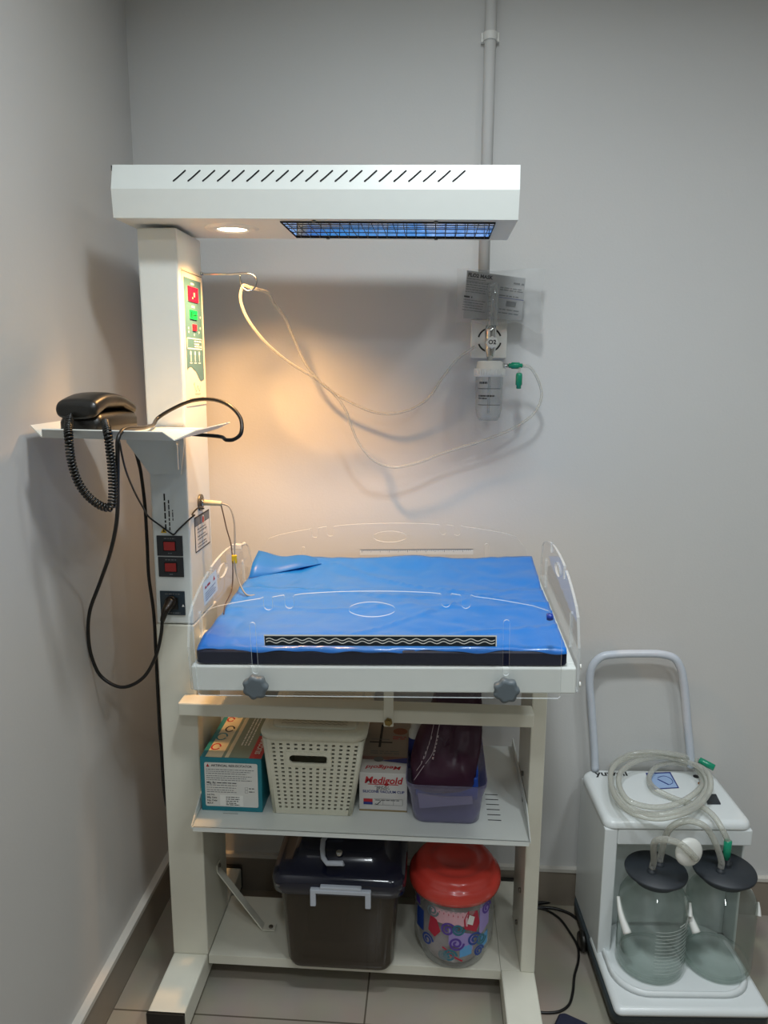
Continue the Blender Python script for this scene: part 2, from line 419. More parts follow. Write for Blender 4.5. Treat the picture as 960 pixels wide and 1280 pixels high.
def arch(x0, x1, ybot, yside, ytop, n=26, r=.03):
    """panel outline: straight foot, rounded shoulders, low arched top"""
    pts = [(x0 + .004, ybot), (x1 - .004, ybot), (x1, ybot + .004)]
    cx, hw = (x0 + x1)/2, (x1 - x0)/2
    for i in range(n + 1):
        t = 1 - 2*i/n
        y = yside + (ytop - yside) * (1 - abs(t) ** 2.2)
        sh = max(0, abs(t) - .86) / .14
        y -= r * (1 - math.sqrt(max(0, 1 - sh * sh)))
        pts.append((cx + hw * t, y))
    pts.append((x0, ybot + .004))
    return pts
def notch(out, x, w, depth):
    """cut a round-bottomed notch in the (right-to-left) arched top"""
    res = []; done = False
    for i, (px_, py_) in enumerate(out):
        if i > 2 and abs(px_ - x) < w/2 + .002 and i < len(out) - 1:
            if not done:
                yt = py_
                arc = [(x + w/2*math.cos(R(a)), yt - depth + w/2 + w/2*math.sin(R(a))) for a in range(0, -181, -30)]
                res += [(x + w/2 + .0015, yt), (x + w/2, yt - .002)] + arc + [(x - w/2, yt - .002), (x - w/2 - .0015, yt)]
                done = True
            continue
        res.append((px_, py_))
    if not done:
        k = next(i for i in range(3, len(out) - 1) if out[i][0] > x >= out[i+1][0])
        yt = out[k][1]
        arc = [(x + w/2*math.cos(R(a)), yt - depth + w/2 + w/2*math.sin(R(a))) for a in range(0, -181, -30)]
        res = out[:k+1] + [(x + w/2, yt - .001)] + arc + [(x - w/2, yt - .001)] + out[k+1:]
    return res
def slot(x0, x1, y0, y1): return rrect(x0, x1, y0, y1, min(x1-x0, y1-y0)*.48, 5)
def cloud(cx, cy, w, h):
    pts = []
    for i in range(36):
        a = 2*math.pi*i/36
        rr = 1
        pts.append((cx + w/2*math.cos(a)*rr, cy + h/2*math.copysign(abs(math.sin(a)) ** .7, math.sin(a))*(1 - .12*math.cos(2*a))))
    return pts
def long_panel(name_v, knobs):
    out = arch(-.352, .335, -.058, .112, .1535)
    for x in (.160, .124, -.165, -.205): out = notch(out, x, .017, .026)
    holes = [cloud(-.012, .118, .085, .026), slot(-.243, -.232, -.012, .092), slot(.2285, .240, -.012, .098)]
    return [out] + holes
def short_panel():
    out = arch(.010, .530, -.056, .085, .142, r=.05)
    out = notch(out, .18, .016, .022); out = notch(out, .36, .016, .022)
    return [out, cloud(.27, .105, .07, .024), slot(.09, .10, .0, .075), slot(.44, .45, .0, .075)]
bx, by, bz = (BED.to_3x3() @ V((1, 0, 0))), (BED.to_3x3() @ V((0, 1, 0))), (BED.to_3x3() @ V((0, 0, 1)))
def bp(u, v, w): return BED @ V((u, v, w))
FLATS.update(('side_panel', 'end_panel'))
def waves(mb, o, xd, yd):
    mb.rect(o, xd, yd, -.2165, .2165, -.0105, .0115, M_label)
    o2 = V(o) - xd.cross(yd) * -.0002
    mb.rect(o2, xd, yd, -.2155, .2145, -.0105, .0088, mat('dark teal print', '#0a1c26', .5))
    o3 = o2 + xd.cross(yd) * .0002
    for dy in (-.0030, .0024):
        mb.stroke(o3, xd, yd, [(-.213 + .426*i/240, dy + .0022*math.sin(2*math.pi*17*i/240)) for i in range(241)], .0016, M_label)

# front side panel
b = MB(); b.plate(long_panel('front', 1), bp(0, -.006, 0), bx, bz, .004, M_acr, M_acre); fp = b.build('side_panel', W)
b = MB(); waves(b, bp(0, -.0084, 0) + bz * .057 , bx, bz); b.build('wave_sticker', fp)
def knob(u, v, w, parent, s=-1):
    c = bp(u, v, w); ax = by * s
    b = MB(); n = 56; r0 = .0235
    def ring(d, k): return [c + ax*d + (bx*math.cos(2*math.pi*i/n) + bz*math.sin(2*math.pi*i/n)) * (r0*k*(1 + .075*math.cos(7*2*math.pi*i/n))) for i in range(n)]
    b.loft([ring(.004, .82), ring(.006, .98), ring(.014, 1), ring(.018, .93), ring(.0195, .7)], M_knob)
    b.cyl(c - ax*.004, c + ax*.006, .008, M_knob, n=16)
    return b.build('locking_knob', parent)
knob(-.2365, -.008, -.033, fp); knob(.234, -.008, -.036, fp)
# back side panel
b = MB(); b.plate(long_panel('back', 0), bp(0, BD + .006, -.016), bx, bz, .004, M_acr, M_acre); bpn = b.build('side_panel', W)
b = MB(); o = bp(.01, BD + .0035, .058)
b.rect(o, bx, bz, -.10, .19, -.004, .010, M_label)
for i in range(60):
    x = -.095 + i*.0047; o2 = o - by*.0003
    b.rect(o2, bx, bz, x, x + .0008, .010 - (.007 if i % 5 == 0 else .004), .0095, M_ink)
b.rect(o - by*.0003, bx, bz, -.10, .19, .0096, .0108, M_ink)
b.build('measuring_scale', bpn)
knob(-.2365, BD + .008, -.033, bpn, 1); knob(.234, BD + .008, -.036, bpn, 1)
# end panels
b = MB(); b.plate(short_panel(), bp(HW + .005, 0, 0), by, bz, .005, M_acr, M_acre); rp_ = b.build('end_panel', W)
for w in (-.002, -.038):
    b = MB(); b.cyl(bp(HW + .0075, .012, w), bp(HW + .0105, .012, w), .005, M_label, n=12); b.build('screw', rp_)
b = MB(); b.lathe(bp(.312, -.004, .103), [(.003, -.006), (.006, -.0055), (.0075, 0), (.006, .0055), (.003, .006)], mat('blue clip plastic', '#173a9c', .3), n=12, axis=bx, capb=True, capt=True); b.build('corner_clip', fp)
b = MB(); b.plate(short_panel(), bp(-HW - .005, 0, 0), by, bz, .005, M_acr, M_acre); lp_ = b.build('end_panel', W)
b = MB(); o = bp(-HW - .0019, .165, .102)
ly = -by   # read from inside the bed, the viewer's right is nearer the wall
b.rect(o, by, bz, -.05, .05, -.024, .024, M_label, .004)
o2 = o + bx*.0003
lines(b, o2, by, bz, -.036, .0, [.010], .005, M_red, 0); b.poly([o2 + by*.022 + bz*.006, o2 + by*.036 + bz*.006, o2 + by*.029 + bz*.016], M_red)
lines(b, o2, by, bz, -.038, .038, [-.002, -.007, -.012, -.017], .0016, M_blue, .2)
b.build('warning_sticker', lp_)
b = MB(); pc = at(297, 683, Y=1.872); b.box(pc.x - .012, pc.x + .012, pc.y - .008, pc.y + .004, pc.z - .007, pc.z + .007, M_label)
b.cyl(pc + V((.010, -.004, .004)), pc + V((.022, -.004, .010)), .004, M_label, n=10); b.build('cable_clip', lp_, .002)

# hood (sags slightly to the right)
HOOD = Matrix.Translation((-.244, 1.66, 1.786)) @ Matrix.Rotation(R(.72), 4, 'Y')
hx0, hx1 = -.3965, .3965
prof = [(-.116, 0), (-.122, .053), (-.110, .1), (.112, .1), (.122, .053), (.118, 0)]
b = MB(HOOD)
for (y0, z0), (y1, z1) in zip(prof, prof[1:]):
    b.poly([(hx0, y0, z0), (hx1, y0, z0), (hx1, y1, z1), (hx0, y1, z1)], M_white)
for x in (hx0, hx1): b.poly([(x, y, z) for y, z in prof], M_white)
wx0, wx1, wy0, wy1 = -.068, .355, -.090, .088
A = (hx0, hx1, -.116, .118)
b.poly([(hx0, A[2], 0), (wx0, wy0, 0), (wx0, wy1, 0), (hx0, A[3], 0)], M_white)
b.poly([(wx1, wy0, 0), (hx1, A[2], 0), (hx1, A[3], 0), (wx1, wy1, 0)], M_white)
b.poly([(hx0, A[2], 0), (hx1, A[2], 0), (wx1, wy0, 0), (wx0, wy0, 0)], M_white)
b.poly([(wx0, wy1, 0), (wx1, wy1, 0), (hx1, A[3], 0), (hx0, A[3], 0)], M_white)
nrm = V((0, prof[2][0] - prof[1][0], prof[2][1] - prof[1][1])).normalized()
o = V((0, prof[1][0], prof[1][1])); nn = V((0, -nrm.z, nrm.y))
for i in range(20):                                           # slanted vent slots on the upper front face
    x = at(217 + 18.35 * i, 226, Y=1.545).x + .244
    b.stroke(o + nn * .0004, (1, 0, 0), nrm, [(x, .016), (x + .0075, .0225), (x + .022, .0365)], .0034, M_dark)
    b.disc(o + nn * .0004, (1, 0, 0), nrm, x, .016, .0017, M_dark, 8); b.disc(o + nn * .0004, (1, 0, 0), nrm, x + .022, .0365, .0017, M_dark, 8)
hood = b.build('heater_hood', W, weld=True)
b = MB(HOOD); b.box(hx0 - .0015, hx0, -.113, -.106, .088, .098, M_dark); b.build('end_screw', hood)
M_refl = mat('polished reflector', '#eef2f6', .10, 1, var=.02, bump=.35, bscale=18)
b = MB(HOOD)
b.poly([(wx0, wy0, .001), (wx1, wy0, .001), (wx1, -.05, .05), (wx0, -.05, .05)], M_refl)
b.poly([(wx0, wy1, .001), (wx1, wy1, .001), (wx1, .05, .05), (wx0, .05, .05)], M_refl)
b.poly([(wx0, -.05, .05), (wx1, -.05, .05), (wx1, .05, .05), (wx0, .05, .05)], M_refl)
for x in (wx0, wx1): b.poly([(x, wy0, .001), (x, wy1, .001), (x, .05, .05), (x, -.05, .05)], M_refl)
b.build('reflector', hood)
b = MB(HOOD); b.cyl((wx0 + .002, 0, .026), (wx1 - .002, 0, .026), .008, mat('quartz heater rod', '#d9d3c6', .3), n=14); b.build('heater_rod', hood)
b = MB(HOOD)
for i in range(20):
    x = wx0 + (wx1 - wx0) * (i + .5) / 20
    b.tube([(x, wy0, -.001), (x + random.uniform(-.002, .002), 0, -.0025), (x, wy1, -.001)], .0008, M_dsteel, n=6, sub=3)
for i in range(4):
    y = wy0 + (wy1 - wy0) * (i + .5) / 4
    b.tube([(wx0, y, -.002), (wx1, y, -.002)], .0009, M_dsteel, n=6, sub=1)
b.tube([(wx0, wy0, -.001), (wx1, wy0, -.001), (wx1, wy1, -.001), (wx0, wy1, -.001)], .0022, M_dark, n=6, raw=True, closed=True)
b.build('wire_grille', hood)
for x, y in ((.0, .102), (.24, .102), (.24, -.1), (.0, -.1)):
    b = MB(HOOD); b.cyl((x, y, 0), (x, y, -.003), .004, M_bolt, n=8); b.build('screw', hood)
lampc = HOOD @ V((-.186, -.012, 0))
b = MB(); b.lathe(lampc, [(.030, -.001), (.034, -.005), (.052, -.004), (.057, 0)], M_white, n=40); b.build('lamp_bezel', hood)
M_lamp = mat('lamp glow', (1, .86, .62), .5, emit=9, var=0)
b = MB(); b.disc(lampc - V((0, 0, .002)), (1, 0, 0), (0, 1, 0), 0, 0, .031, M_lamp, 32); b.build('lamp_lens', hood)

# control panel on the column's right side
o = V((CX1 + .001, 0, 0)); yd, zd = V((0, 1, 0)), V((0, 0, 1))
def cp(px, py):
    p = at(px, py, X=CX1); return (p.y, p.z)
b = MB(); b.box(CX1, CX1 + .001, 1.622, 1.764, 1.418, 1.706, mat('ivory panel plate', '#e8e0cc', .4))
b.box(CX1 + .001, CX1 + .0016, 1.624, 1.762, 1.701, 1.7025, M_grey)
panel = b.build('control_panel', W)
M_slate = mat('slate panel film', '#4b7480', .35)
b = MB(); o1 = V((CX1 + .0016, 0, 0))
yA, yB = 1.633, 1.751; zt = 1.690
wv = []
for i in range(1, 24):
    t = i/24
    wv.append((yA + (yB - yA)*t, 1.496 + (.007*math.sin(t/.4*math.pi) if t < .4 else 0) - (0 if t < .4 else .0245*(.5 - .5*math.cos(min(1, (t-.4)/.42)*math.pi))) + (.003*max(0, (t-.82)/.18))))
shape = [(yA, zt), (yA, 1.496)] + wv + [(yB, 1.476), (yB, zt)]
b.face([b.v(o1 + yd*y + zd*z) for y, z in shape], M_slate)
o2 = V((CX1 + .0019, 0, 0)); M_wp = mat('white panel print', '#dfe6e6', .5)
for z in (1.680, 1.632): b.rect(o2, yd, zd, 1.678, 1.700, z - .002, z + .002, M_wp)
for q in ((1.652, 1.585), (1.652, 1.577), (1.735, 1.588), (1.738, 1.612), (1.724, 1.578), (1.690, 1.572)): b.disc(o2, yd, zd, q[0], q[1], .0028, M_wp, 8)
for y0, y1, z0, z1 in ((1.637, 1.744, 1.5625, 1.5645), (1.637, 1.744, 1.5405, 1.543), (1.637, 1.6395, 1.5405, 1.5645), (1.7415, 1.744, 1.5405, 1.5645)): b.rect(o2, yd, zd, y0, y1, z0, z1, M_wp)
lines(b, o2, yd, zd, 1.688, 1.738, [1.558, 1.552, 1.547], .003, M_wp, .4)
for y in (1.660, 1.690, 1.720):
    b.disc(o2, yd, zd, y, 1.532, .005, M_wp, 12); b.rect(o2, yd, zd, y - .002, y + .002, 1.514, 1.527, M_wp); b.rect(o2, yd, zd, y - .008, y + .008, 1.510, 1.512, M_wp)
b.stroke(o2, yd, zd, [(1.672 + .05*t, 1.455 + .006*math.sin(t*14) + (.008 if t < .12 else 0)) for t in [i/30 for i in range(31)]], .0014, M_grey)
lines(b, o2, yd, zd, 1.68, 1.72, [1.443], .0015, M_grey, 0); lines(b, o2, yd, zd, 1.64, 1.75, [1.434, 1.429], .0014, M_grey, .1)
b.build('panel_film', panel)

def disp(name, y0, y1, z0, z1, col, e, segs):
    b = MB(); b.box(CX1 + .0016, CX1 + .0035, y0, y1, z0, z1, mat(name + ' lens', col, .25, emit=e))
    oo = V((CX1 + .0038, 0, 0))
    for s in segs: b.rect(oo, yd, zd, *s, mat(name + ' digits', '#ffb0a0' if 'red' in name else '#063d1c', .4))
    b.build(name, panel)
disp('red_display', 1.657, 1.724, 1.6425, 1.6735, '#e01232', .8, [(1.690, 1.700, 1.653, 1.662), (1.680, 1.686, 1.648, 1.652)])
disp('green_display', 1.664, 1.712, 1.605, 1.6242, '#07b04a', .5, [(1.669, 1.676, 1.609, 1.620), (1.682, 1.706, 1.613, 1.615)])
disp('small_red_display', 1.680, 1.706, 1.581, 1.5945, '#d81a2c', .6, [])
# switches and inlet on the column front
fo = V((0, CY0 - .0005, 0)); fx, fz = V((1, 0, 0)), V((0, 0, 1))
M_plate = mat('charcoal switch plate', '#22262a', .4)
M_rock = mat('red rocker', '#9c2420', .3)
for x0, x1, z0, z1 in ((-.6095, -.5515, 1.0905, 1.1362), (-.6085, -.5515, 1.0425, 1.0878)):
    b = MB(); b.box(x0, x1, CY0 - .003, CY0, z0, z1, M_plate)
    oo = V((0, CY0 - .0033, 0)); xm = (x0 + x1)/2
    lines(b, oo, fx, fz, xm - .012, xm + .013, [z1 - .006], .002, M_grey, 0); lines(b, oo, fx, fz, xm - .004, xm + .004, [z0 + .006], .002, M_grey, 0)
    sp = b.build('switch_plate', W, .0008)
    b = MB(); b.box(xm - .0125, xm + .0125, CY0 - .006, CY0 - .003, z0 + .013, z1 - .0135, M_rock); b.box(xm - .0145, xm + .0145, CY0 - .0042, CY0 - .003, z0 + .011, z1 - .0115, M_dark); b.build('rocker_switch', sp, .001)
b = MB(); b.box(-.6085, -.552, CY0 - .003, CY0, .9537, 1.0095, mat('inlet plate', '#20303a', .4))
oo = V((0, CY0 - .0033, 0)); lines(b, oo, fx, fz, -.597, -.563, [1.003], .002, M_grey, 0); lines(b, oo, fx, fz, -.597, -.563, [.959], .0018, M_grey, 0)
b.poly([oo + V((-.559, 0, .974)), oo + V((-.553, 0, .974)), oo + V((-.556, 0, .980))], M_label)
inlet = b.build('power_inlet', W, .0008)
b = MB(); b.box(-.593, -.567, CY0 - .006, CY0 - .003, .968, .995, M_black); b.build('inlet_socket', inlet, .001)
# upright warning print and yellow triangle
b = MB(); oo = V((-.588, CY0 - .0004, 1.148))
lines(b, oo, fz, -fx, 0, .082, [.0, ], .0035, M_ink, .0); lines(b, oo, fz, -fx, 0, .068, [-.009], .0028, M_ink, 0); lines(b, oo, fz, -fx, .022, .046, [-.017], .0022, M_ink, 0)
b.poly([(-.600, CY0 - .0004, 1.142), (-.586, CY0 - .0004, 1.142), (-.593, CY0 - .0004, 1.1545)], M_yellow)
b.poly([(-.5955, CY0 - .0007, 1.1445), (-.5905, CY0 - .0007, 1.1445), (-.593, CY0 - .0007, 1.151)], M_ink)
b.build('caution_print', W)
# notice sticker on the column side
b = MB(); oo = V((CX1 + .0006, 0, 0))
b.rect(oo, yd, zd, 1.640, 1.752, 1.088, 1.170, M_ink); o2 = oo + V((.0003, 0, 0))
b.rect(o2, yd, zd, 1.643, 1.749, 1.091, 1.148, M_label); b.rect(o2, yd, zd, 1.643, 1.749, 1.149, 1.167, mat('slate header', '#5d6770', .5))
o3 = o2 + V((.0003, 0, 0)); b.disc(o3, yd, zd, 1.70, 1.155, .011, M_label, 20); b.disc(o3 + V((.0003, 0, 0)), yd, zd, 1.70, 1.155, .008, M_red, 20)
lines(b, o3, yd, zd, 1.658, 1.735, [1.139, 1.132, 1.122, 1.115, 1.105, 1.098], .0028, M_grey, .25)
b.build('notice_sticker', W)
# probe jack
jk = at(250, 628, X=CX1); b = MB(); b.cyl(jk, jk + V((.004, 0, 0)), .019, M_bolt, n=28); b.cyl(jk + V((.004, 0, 0)), jk + V((.009, 0, 0)), .009, M_steel, n=16); b.build('probe_jack', W)
# hanging hook
hk = V((CX1, 1.762, 1.7095))
b = MB(); loop = [(-.425 + .019*math.cos(R(a)), 1.758 + .004*math.sin(R(a)), 1.6905 + .019*math.sin(R(a))) for a in range(180, -170, -20)]
b.tube([hk, (-.47, 1.760, 1.709), (-.42, 1.759, 1.7095), (-.409, 1.758, 1.702), (-.4065, 1.757, 1.692), (-.413, 1.757, 1.677), (-.426, 1.756, 1.6725), (-.438, 1.757, 1.679), (-.443, 1.758, 1.692), (-.444, 1.758, 1.706)], .0022, M_steel, n=8)
b.cyl(hk, hk + V((.004, 0, 0)), .005, M_steel, n=12); b.build('drip_hook', W)
# instrument tray on a gusset
M_tray = mat('tray enamel', '#d9dad2', .35, var=.03, bump=.04, bscale=600)
TR = Matrix.Translation((-.58, 1.45, 1.375)) @ Matrix.Rotation(R(.7), 4, 'Y') @ Matrix.Translation((.58, -1.45, 0))
b = MB(TR)
B4 = [(-.705, 1.325, 0), (-.462, 1.325, 0), (-.462, 1.596, 0), (-.705, 1.596, 0)]
b.poly(B4, M_tray)
b.poly([B4[0], (-.690, 1.298, .017), (-.474, 1.298, .017), B4[1]], M_tray)
b.poly([B4[1], (-.424, 1.335, .018), (-.420, 1.545, .018), B4[2]], M_tray)
b.poly([B4[3], (-.742, 1.560, .018), (-.742, 1.355, .018), B4[0]], M_tray)
tray = b.build('instrument_tray', W, solid=.002, weld=True)
b = MB(); b.prism([(-.664, 1.602, 1.372), (-.537, 1.602, 1.372), (-.537, 1.602, 1.3396), (-.5465, 1.602, 1.2735), (-.6146, 1.602, 1.2726), (-.664, 1.602, 1.342)], (0, -.0025, 0), M_white)
b.box(-.553, -.5495, 1.592, 1.60, 1.285, 1.34, M_white); b.build('tray_gusset', W)

# ------------------------------------------------------------------ mattress and drape
b = MB(BED)
rings = []
for w, k in ((.0006, .004), (.004, 0), (.027, 0), (.0305, .004)):
    rings.append([(x, y, w) for x, y in rrect(-.3555 + k, .3485 - k, .0045 + k, .540 - k, .012, 4)])
b.loft(rings, M_navy, smooth=False)
tag(b.build('mattress', None, .0015), 'navy blue vinyl mattress on the warmer bed, under the blue sheet', 'mattress')

def sheet_mat():
    m = mat('blue surgical drape', '#1a74cf', .30, var=.06, scale=10, bump=.22, bscale=45, coat=.3)
    return m
M_sheet = sheet_mat()
from mathutils import noise as NZ
def sheet_h(u, v):
    p = V((u*5, v*6, 1.3)); h = .007*abs(NZ.noise(p)) + .006*abs(NZ.noise(V((u*13 + v*8, v*11 - u*3, 5.1)))) + .0020*abs(NZ.noise(V((u*30, v*26, 2))))
    for a_, c_, w_ in ((.9, .02, .010), (-.35, .30, .009), (.12, .22, .008), (2.2, .12, .007), (-1.6, .40, .008)):
        d_ = abs(v - c_ - a_*u*.35 - .01*math.sin(u*20 + a_*5))/w_
        h += .0042*max(0, 1 - d_)**2
    h += .0022*max(0, 1 - abs((v - .07 - .05*u + .012*math.sin(u*18)))/.02)*(1 if u < .02 else .3)        # creases by the front edge
    h += .0022*max(0, 1 - abs(v - .33 + .02*u)/.012)
    h += .016 * max(0, (v - .36)/.16) ** 2                                    # bunched up towards the back
    return .0325 + h
b = MB(BED); nu, nv = 90, 60; G = []
for i in range(nu + 1):
    row = []
    for j in range(nv + 1):
        s, t = i/nu, j/nv
        ul = -.352 + .012*max(0, t - .1)*0 + .006*math.sin(t*9) * (t*(1-t)); ur = .346 - .006*math.sin(t*12)*(t*(1-t)) 
        u = ul + (ur - ul)*s
        v0 = .004 + .003*math.sin(s*23) + .003*math.sin(s*9 + 1); v = v0 + (.532 - v0 + .004*math.sin(s*14))*t
        w = sheet_h(u, v)
        if s < .07 and t < .22: w += .004*(1 - s/.07)*math.sin(t/.22*math.pi)
        if j == 0: w = .0295 + .002*math.sin(s*31) + .0015*math.sin(s*63)
        row.append(b.v((u, v, w)))
    G.append(row)
for i in range(nu):
    for j in range(nv): b.face([G[i][j], G[i+1][j], G[i+1][j+1], G[i][j+1]], M_sheet, True)
# rolled-back corner flap at the far left
M_sheet2 = mat('drape reverse side', '#1b6fc4', .4, var=.06, scale=12, bump=.1, bscale=50)
fl = []
for i in range(13):
    t = i/12; x = -.347 + .165*t; hgt = .026*(1 - t)**.5 * (1 + .30*math.cos(t*9)); fr = .405 + .085*t
    fl.append([b.v((x, .530, .045)), b.v((x + .004, .528, .047 + hgt*.75)), b.v((x + .004, .505 + .01*t, .047 + hgt*1.0)), b.v((x, (fr + .5)/2, .046 + hgt*.55)), b.v((x, fr, .0405 + .01*t))])
for i in range(12):
    for k in range(4): b.face([fl[i][k], fl[i+1][k], fl[i+1][k+1], fl[i][k+1]], M_sheet2, True)
tag(b.build('drape_sheet', None, solid=.0008), 'bright blue creased plastic drape sheet spread over the warmer mattress', 'sheet')

# ------------------------------------------------------------------ telephone
tel = thing('telephone', (-.645, 1.42, 1.3765), 'black desk telephone with coiled cord resting on the side tray', 'telephone')
zt = 1.3785
b = MB()
def prow(z, dx, y0, y1, k): return [(x + .065*(y - 1.352), y, z) for x, y in rrect(-.686 + dx, -.607 - dx, y0, y1, .014, 5)]
b.loft([prow(zt, .003, 1.350, 1.508, 0), prow(zt + .005, 0, 1.347, 1.510, 0), prow(zt + .024, .0, 1.348, 1.510, 0), prow(zt + .034, .004, 1.352, 1.508, 0), prow(zt + .040, .012, 1.362, 1.50, 0)], M_black)
b.build('telephone_base', tel)
b = MB(); rings = []
for i in range(25):
    t = i/24; y = 1.336 + .172*t; e = abs(2*t - 1)
    tp = 1.436 + .021*math.sin(math.pi*min(1, (t + .10)/1.12)) - .004*t; bt_ = 1.4225 - .019*max(0, (e - .4)/.6)**.9
    hw = .0375 + .0025*e; cx_ = -.646 + .065*(y - 1.352)
    if i in (0, 24): tp -= .010; bt_ += .008; hw *= .82
    rr_ = []
    for k in range(16):
        a = 2*math.pi*k/16; ca, sa = math.cos(a), math.sin(a)
        rr_.append((cx_ + hw*math.copysign(abs(ca)**.55, ca), y, (tp + bt_)/2 + (tp - bt_)/2*math.copysign(abs(sa)**.75, sa)))
    rings.append(rr_)
b.loft(rings, M_black); b.build('handset', tel, subsurf=1)
pts = [at(89, 517, Y=1.340), at(86, 529, Y=1.318), at(86, 548, Y=1.285), at(89, 575, Y=1.285), at(98, 603, Y=1.285), at(112, 622, Y=1.285), at(128, 633, Y=1.285), at(138, 634, Y=1.285), at(140.5, 622, Y=1.285), at(140, 590, Y=1.285), at(137, 560, Y=1.287), at(135, 543, Y=1.292), at(132, 530, Y=1.325), at(131, 527, Y=1.352)]
path = smoothpath(pts, 14); L = [0]
for a, c in zip(path, path[1:]): L.append(L[-1] + (c - a).length)
tot = L[-1]; hel = []; k = 0; n = 74*8
up = V((0, 1, 0))
for i in range(n + 1):
    s = tot*i/n
    while k < len(L) - 2 and L[k+1] < s: k += 1
    f = (s - L[k])/max(L[k+1] - L[k], 1e-9); p = path[k].lerp(path[k+1], f); t = (path[k+1] - path[k]).normalized()
    u = (up - t*up.dot(t)).normalized(); w = t.cross(u); a = 2*math.pi*i/8
    end = min(1, min(i, n - i)/24); hel.append(p + (u*math.cos(a) + w*math.sin(a))*.0062*end)
b = MB(); b.tube(hel, .0022, M_black, n=6, raw=True); b.build('coiled_cord', tel)

# ------------------------------------------------------------------ cords by the column
def P3(lst): return [at(x, y, Y=Y) for x, y, Y in lst]
pc = thing('power_cord', at(212, 752, Y=1.59), 'thick black power cord looping from column inlet over the tray and down the wall', 'power cord')
M_plug = mat('black plug', '#17130e', .3)
b = MB()
path = P3([(203, 775, 1.575), (201, 795, 1.575), (194, 822, 1.57), (178, 848, 1.56), (152, 859, 1.56), (127, 846, 1.56), (111, 822, 1.55), (107, 795, 1.54), (112, 765, 1.53), (125, 728, 1.51), (138, 690, 1.46), (146, 650, 1.40), (147, 600, 1.32), (147, 565, 1.288), (147.5, 549, 1.284)])
e = path[-1]
path += [e + V((.001, .018, .013)), V((-.548, 1.40, 1.389)), V((-.562, 1.47, 1.387)), V((-.575, 1.53, 1.386))]
path += P3([(198, 522, 1.585), (214, 512, 1.578), (240, 501, 1.57), (266, 499.5, 1.555), (288, 508, 1.53), (301, 524, 1.515), (301, 542, 1.50), (293, 549, 1.505), (283, 550, 1.515)])
path += [V((-.435, 1.535, 1.361)), V((-.48, 1.565, 1.362)), V((-.55, 1.588, 1.363)), V((-.61, 1.590, 1.363)), V((-.648, 1.61, 1.345))]
path += P3([(176, 590, 1.64), (181, 630, 1.645), (184, 680, 1.645), (186, 720, 1.645), (192, 765, 1.645), (195, 820, 1.645), (198, 880, 1.645), (201, 930, 1.65)])
q = path[-1]; path += [q + V((.003, .03, -.2)), V((q.x + .02, 1.90, .35)), V((-.62, 1.945, .30))]
path = [p if p.x > XL + .006 else V((XL + .006, p.y, p.z)) for p in path]
b.tube(path, .0040, M_cord, n=8, sub=10); b.build('cord', pc)
b = MB(); a0 = at(214, 752, Y=1.598); a1 = at(207, 763, Y=1.578); a2 = at(203, 776, Y=1.575)
b.tube([a0, a0.lerp(a1, .5), a1, a2], lambda t: .0135 - .008*t, M_plug, n=12, sub=4); b.cyl(a0 + V((0, .0015, 0)), a0 - V((0, .006, 0)), .0135, M_plug, n=14); b.build('plug', pc)
b = MB(); b.tube(P3([(148.5, 548, 1.288), (150, 556, 1.283), (155, 580, 1.30), (166, 610, 1.40), (178, 633, 1.50), (187, 647, 1.57), (199, 656, 1.60), (210, 664, 1.601), (217, 668, 1.6008), (222, 663, 1.60), (238, 648, 1.597), (243, 644, 1.60)]) + [V((-.531, 1.615, 1.182)), V((-.529, 1.65, 1.19)), jk + V((.012, -.012, -.012))], .0019, M_cord, n=6)
tag(b.build('thin_wire'), 'thin black wire draped from the tray edge across the column front to the probe socket', 'wire')
# skin probe
pr = thing('temperature_probe', jk + V((.01, 0, 0)), 'skin temperature probe lead with ivory plug in the column socket, trailing to the bed', 'probe cable')
b = MB(); j0 = jk + V((.0095, 0, 0)); j1_ = at(277, 629.5, Y=j0.y); M_iv = mat('ivory plug', '#cfc4a0', .35)
b.tube([j0, j0.lerp(j1_, .4), j0.lerp(j1_, .85), j1_], lambda t: .0068 - .0018*t, M_iv, n=12, sub=4); b.build('probe_plug', pr)
b = MB(); b.tube(P3([(277, 629.5, 1.687), (286, 633, 1.685), (292, 648, 1.68), (293.5, 672, 1.67), (293, 700, 1.66), (297, 722, 1.655)]) + [bp(-.322, .285, .041), bp(-.305, .29, .0385)], .0021, mat('grey probe lead', '#8f8c86', .4), n=8); b.build('grey_lead', pr)
b = MB(); b.tube(P3([(276, 630, 1.687), (279, 642, 1.684), (283, 660, 1.678), (289, 682, 1.668), (291, 710, 1.655), (290, 735, 1.64)]) + [bp(-.349, .20, .048), bp(-.344, .17, .040)], .0015, mat('brown probe lead', '#4a3a30', .4), n=8); b.build('brown_lead', pr)
y_ = at(293, 699, Y=1.662); b = MB(); b.box(y_.x - .006, y_.x + .006, y_.y - .004, y_.y + .004, y_.z - .010, y_.z + .010, M_yellow); b.build('yellow_tag', pr, .002)

